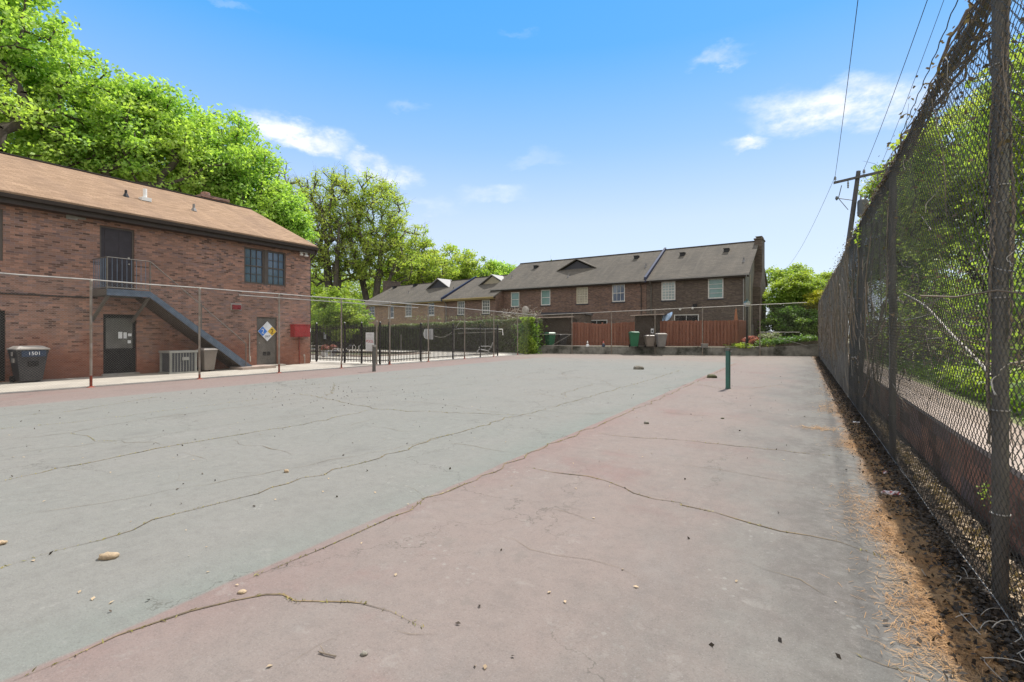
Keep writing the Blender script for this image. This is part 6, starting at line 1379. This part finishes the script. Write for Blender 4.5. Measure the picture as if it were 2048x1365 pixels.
# vine column at the fence corner
b = WX(1.15, 36.9)
r_ = np.random.default_rng(5); n_ = 4200; th = r_.uniform(0, 6.28, n_); z = r_.uniform(.0, 1, n_) ** .85 * 2.75; rr0 = (.50 + .22 * np.sin(z * 2.6) + .12 * np.sin(th * 3 + z * 3)) * (1 - .25 * (z / 2.75)) * r_.uniform(.65, 1.1, n_)
vc = empty('climbing_vine', b, 0, 'sunlit bright green vine covering the fence corner at the end of the hedge', 'vine')
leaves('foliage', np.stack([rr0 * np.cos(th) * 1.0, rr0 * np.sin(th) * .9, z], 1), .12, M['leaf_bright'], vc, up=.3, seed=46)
leaves('shade_painted_foliage', np.stack([r_.normal(-.1, .45, 2600), r_.normal(.25, .3, 2600), r_.uniform(0, 2.3, 2600)], 1), .12, M['leaf_dark'], vc, up=.3, seed=47)  # darker leaf colour paints shade into this part of the vine
tubes('stem', [walk((b[0] * 0 + XR, 0, 0), (0, 0, 1), 2, .1, .1) * 0 + np.array([[0, 0, 0], [.05, .1, 1.2], [0, 0, 2.4]])], [.05], M['bark'], vc)
# old vine tangle on the rail there
tl, tr = [], []
for k in range(60):
    p = np.array(AD(rng.uniform(1010, 1085), rng.uniform(625, 636), 37.2)); d = rng.normal(0, 1, 3); L = [p]
    for q in range(8): d += rng.normal(0, .5, 3); d /= np.linalg.norm(d); L.append(L[-1] + d * .11)
    tl.append(np.array(L)); tr.append(.008)
tag(tubes('vine_tangle', tl, tr, M['vine_pale'], n=4), 'pale dead vine tangle on the fence corner above the hedge', 'vines', kind='stuff')

# shrubs at the right end
def shrub(px, py, dep, rx, rz, lm, label, seed, n=150, ln=110, ls=.13, cr=.45, name='tall_shrub', extra=(), group='shrubs beyond the right end of the low wall', zb=.6, **kw):
    p = AD(px, py, dep); b = (p.x, p.y, zb); bl_ = [(0, 0, p.z - zb, rx, rx, rz)] + [(*(e[:3]), *(e[3:])) for e in extra]
    return tree(name, b, bl_, label, 'shrub' if name != 'tree' else 'tree', group, nclump=n, leaf_n=ln, leaf_s=ls, clump_r=cr, lmat=lm, trunk_h=max(.6, (p.z - zb) * .35), trunk_r=.10, seed=seed, sides=5, **kw)
shrub(1566, 600, 44, 2.1, 1.9, M['leaf_bright'], 'bright feathery shrub beside the end chimney', 71, n=190, up=.9, extra=((1.2, .3, 5.6, 1.2, 1.2, .8),))
shrub(1610, 590, 43, 1.7, 1.5, M['leaf_bright'], 'bright green shrub top in the middle of the end thicket', 72, n=130, up=.9)
shrub(1640, 612, 41, 1.15, 1.2, M['leaf_yellow'], 'yellow green shrub leaning on the far end of the tall fence', 73, n=110, ls=.12)
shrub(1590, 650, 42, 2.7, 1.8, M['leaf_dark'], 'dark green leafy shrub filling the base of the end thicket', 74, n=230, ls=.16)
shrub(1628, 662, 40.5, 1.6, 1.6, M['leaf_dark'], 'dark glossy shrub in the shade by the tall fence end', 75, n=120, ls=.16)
shrub(1645, 590, 52, 2.6, 2.4, M['leaf_mid'], 'olive tree top behind the yellow green shrub', 76, n=120, ls=.2, name='background_tree', cr=.7)
shrub(1592, 560, 60, 2.0, 1.8, M['leaf_mid'], 'loose tree top standing above the end thicket', 77, n=60, ln=60, ls=.22, name='background_tree', cr=.7)
shrub(1552, 555, 62, 1.6, 1.4, M['leaf_mid'], 'small loose tree top right of the end chimney', 78, n=40, ln=50, ls=.22, name='background_tree', cr=.7)
shrub(1506, 684, 35.2, .62, .42, M['pink_flower'], 'pink flowering bush behind the lamp post', 79, n=34, ln=60, ls=.07, cr=.2, name='flowering_bush', group='flowering bushes beyond the low wall')
shrub(1541, 677, 36.2, .72, .48, M['white_flower'], 'white flowering bush right of the lamp post', 80, n=40, ln=60, ls=.07, cr=.2, name='flowering_bush', group='flowering bushes beyond the low wall')
for px, sd, lb in ((1480, 1, 'low bright grass clump left of the lamp post'), (1530, 2, 'low bright grass clump right of the lamp post')):
    p = inyard(px, 34.4); r_ = np.random.default_rng(sd); q = np.stack([r_.normal(0, .33, 700), r_.normal(0, .2, 700), np.abs(r_.normal(0, .11, 700))], 1); o = leaves('grass_clump', q, .12, M['leaf_bright'], up=0, aspect=4, seed=sd); o.location = p; tag(o, lb, 'grass', 'grass clumps by the lamp post')
# trees behind the tall fence
rt = [((7.6, 13.5, .9), [(0, 0, 6.0, 2.6, 2.6, 2.6), (1.5, -2.5, 5.0, 2.4, 2.4, 2.4), (-1.2, 1.2, 4.2, 2.0, 2.0, 1.8)], 'nearest leafy tree behind the tall fence, right of the big fence post'),
      ((7.0, 19.5, .9), [(0, 0, 7.0, 2.8, 2.8, 2.6), (-.8, -1.5, 5.2, 2.2, 2.2, 2.0), (.8, 1.8, 5.4, 2.2, 2.2, 2.2)], 'leafy tree behind the tall fence, left of the big fence post'),
      ((6.3, 27.0, .9), [(0, 0, 7.6, 2.8, 2.8, 2.8), (-1.0, -1.0, 5.4, 2.2, 2.2, 2.2)], 'leafy tree behind the second fence post'),
      ((5.6, 36.0, .9), [(0, 0, 8.6, 2.4, 2.4, 2.6), (-.6, 0, 5.6, 2.2, 2.2, 2.2)], 'leafy tree showing beside the utility pole transformer'),
      ((10.5, 10.0, 1.0), [(0, 0, 4.5, 3, 3, 2.4)], 'low leafy tree at the right edge behind the tall fence'),
      ((11.5, 17.0, 1.0), [(0, 0, 5.5, 3.2, 3.2, 3.4)], 'second row leafy tree behind the nearest one'),
      ((11.0, 26.0, 1.0), [(0, 0, 6.0, 3.4, 3.4, 3.6)], 'back row leafy tree in the gap between fence posts')]
rt += [((8.5, 52, .9), [(0, 0, 5.2, 4.2, 3.5, 4.6), (1.5, 1, 3.0, 4.0, 3.5, 2.8)], 'far leafy tree filling the view down the fence line'),
       ((14.0, 48, .9), [(0, 0, 5.4, 4.4, 3.5, 5.0), (-1.5, 1, 3.0, 4.0, 3.5, 2.8)], 'far leafy tree behind the first gap between fence posts'),
       ((18.5, 40, .9), [(0, 0, 5.0, 4.4, 3.5, 4.8), (-1.0, 1, 2.6, 4.0, 3.5, 2.6)], 'far leafy tree left of the big fence post'),
       ((19.5, 30, .9), [(0, 0, 4.6, 4.0, 3.6, 4.4), (0, 1, 2.4, 4.0, 3.5, 2.4)], 'far leafy tree right of the big fence post')]
for i, (b, bb_, lb) in enumerate(rt):
    tree('bank_tree', b, bb_, lb, group='leafy trees behind the tall fence', nclump=300, leaf_n=85, leaf_s=.15, clump_r=.65, lmat=M['leaf_mid'] if i % 2 else M['oak'], trunk_h=2.6, trunk_r=.16, seed=100 + i, twigs=1, sides=5)
C_ = []
for k in range(330):
    y = rng.uniform(3, 40); x = rng.uniform(3.4, 9); C_.append(np.array([x, y, .8 + abs(rng.normal(0, .9))]) + rng.normal(0, .45, (60, 3)))
for k in range(330):
    y = rng.uniform(2, 44); x = rng.uniform(7, 15); C_.append(np.array([x, y, rng.uniform(.8, 4.6)]) + rng.normal(0, .6, (60, 3)))
C_ = np.concatenate(C_); C_[:, 2] = np.maximum(C_[:, 2], .62)
tag(leaves('bank_undergrowth', C_, .13, M['leaf_mid'], up=.4, seed=120), 'tangled green undergrowth on the bank behind the tall fence', 'undergrowth', kind='stuff')
q = np.stack([rng.uniform(2.3, 5.5, 9000), rng.uniform(3.5, 30, 9000), rng.uniform(.8, 4.2, 9000)], 1)
q = q[(np.sin(q[:, 1] * 1.3 + q[:, 2] * 2.1) + np.sin(q[:, 0] * 3 + q[:, 2])) > -.1]
tag(leaves('hanging_vine_leaves', q, .08, M['leaf_mid'], up=.2, seed=123), 'loose climbing vine leaves hanging close behind the tall fence', 'vine leaves', kind='stuff')
# broad leaved ground cover near the wall
q = np.stack([2.15 + np.abs(rng.normal(0, .7, 6500)), rng.uniform(1.5, 12, 6500), .62 + np.abs(rng.normal(0, .16, 6500))], 1)
tag(leaves('broad_leaf_plants', q, .11, M['leaf_bright'], up=.8, seed=121, aspect=1.4), 'glossy broad leaved plants on the bank behind the tall fence', 'plants', kind='stuff')
q = np.stack([2.08 + 10 * rng.uniform(0, 1, 26000) ** 1.3, rng.uniform(-2, 40, 26000), np.full(26000, .66)], 1)
tag(leaves('bank_grass', q, .10, M['grass'], up=0.1, aspect=4, seed=122), 'rough grass on the bank behind the tall fence', 'grass', kind='stuff')
# dead brush on the bank: grey stems seen through the mesh
bl2, br2 = [], []
for k in range(700):
    y = rng.uniform(3, 38); x = rng.uniform(2.4, 6.0); d = np.array([rng.normal(0, .4), rng.normal(0, .5), 1.0]); L = [np.array([x, y, .6])]
    for q in range(rng.integers(8, 18)): d += rng.normal(0, .22, 3); d[2] += .02; d /= np.linalg.norm(d); L.append(L[-1] + d * .16)
    bl2.append(np.array(L)); br2.append(rng.uniform(.004, .012))
tag(tubes('dry_brush', bl2, br2, M['vine'], n=4), 'dry grey brown brush stems behind the tall fence', 'brush', kind='stuff')
# weed sprig on the fence top
for px, py, X_, s, n_, lb in ((1727, 465, XR, .10, 130, 'bright green sprig on the tall fence top at the third post'), (1973, 985, XR + .03, .035, 40, 'tiny green weed on the near fence post')):
    p = onX(px, py, X_); r_ = np.random.default_rng(int(px)); q = r_.normal(0, s, (n_, 3)) * [.6, 2.2 if s > .05 else 1, 1]; o = leaves('green_sprig', q, s * .55, M['leaf_bright'], up=.5, seed=3); o.location = p; tag(o, lb, 'weed')
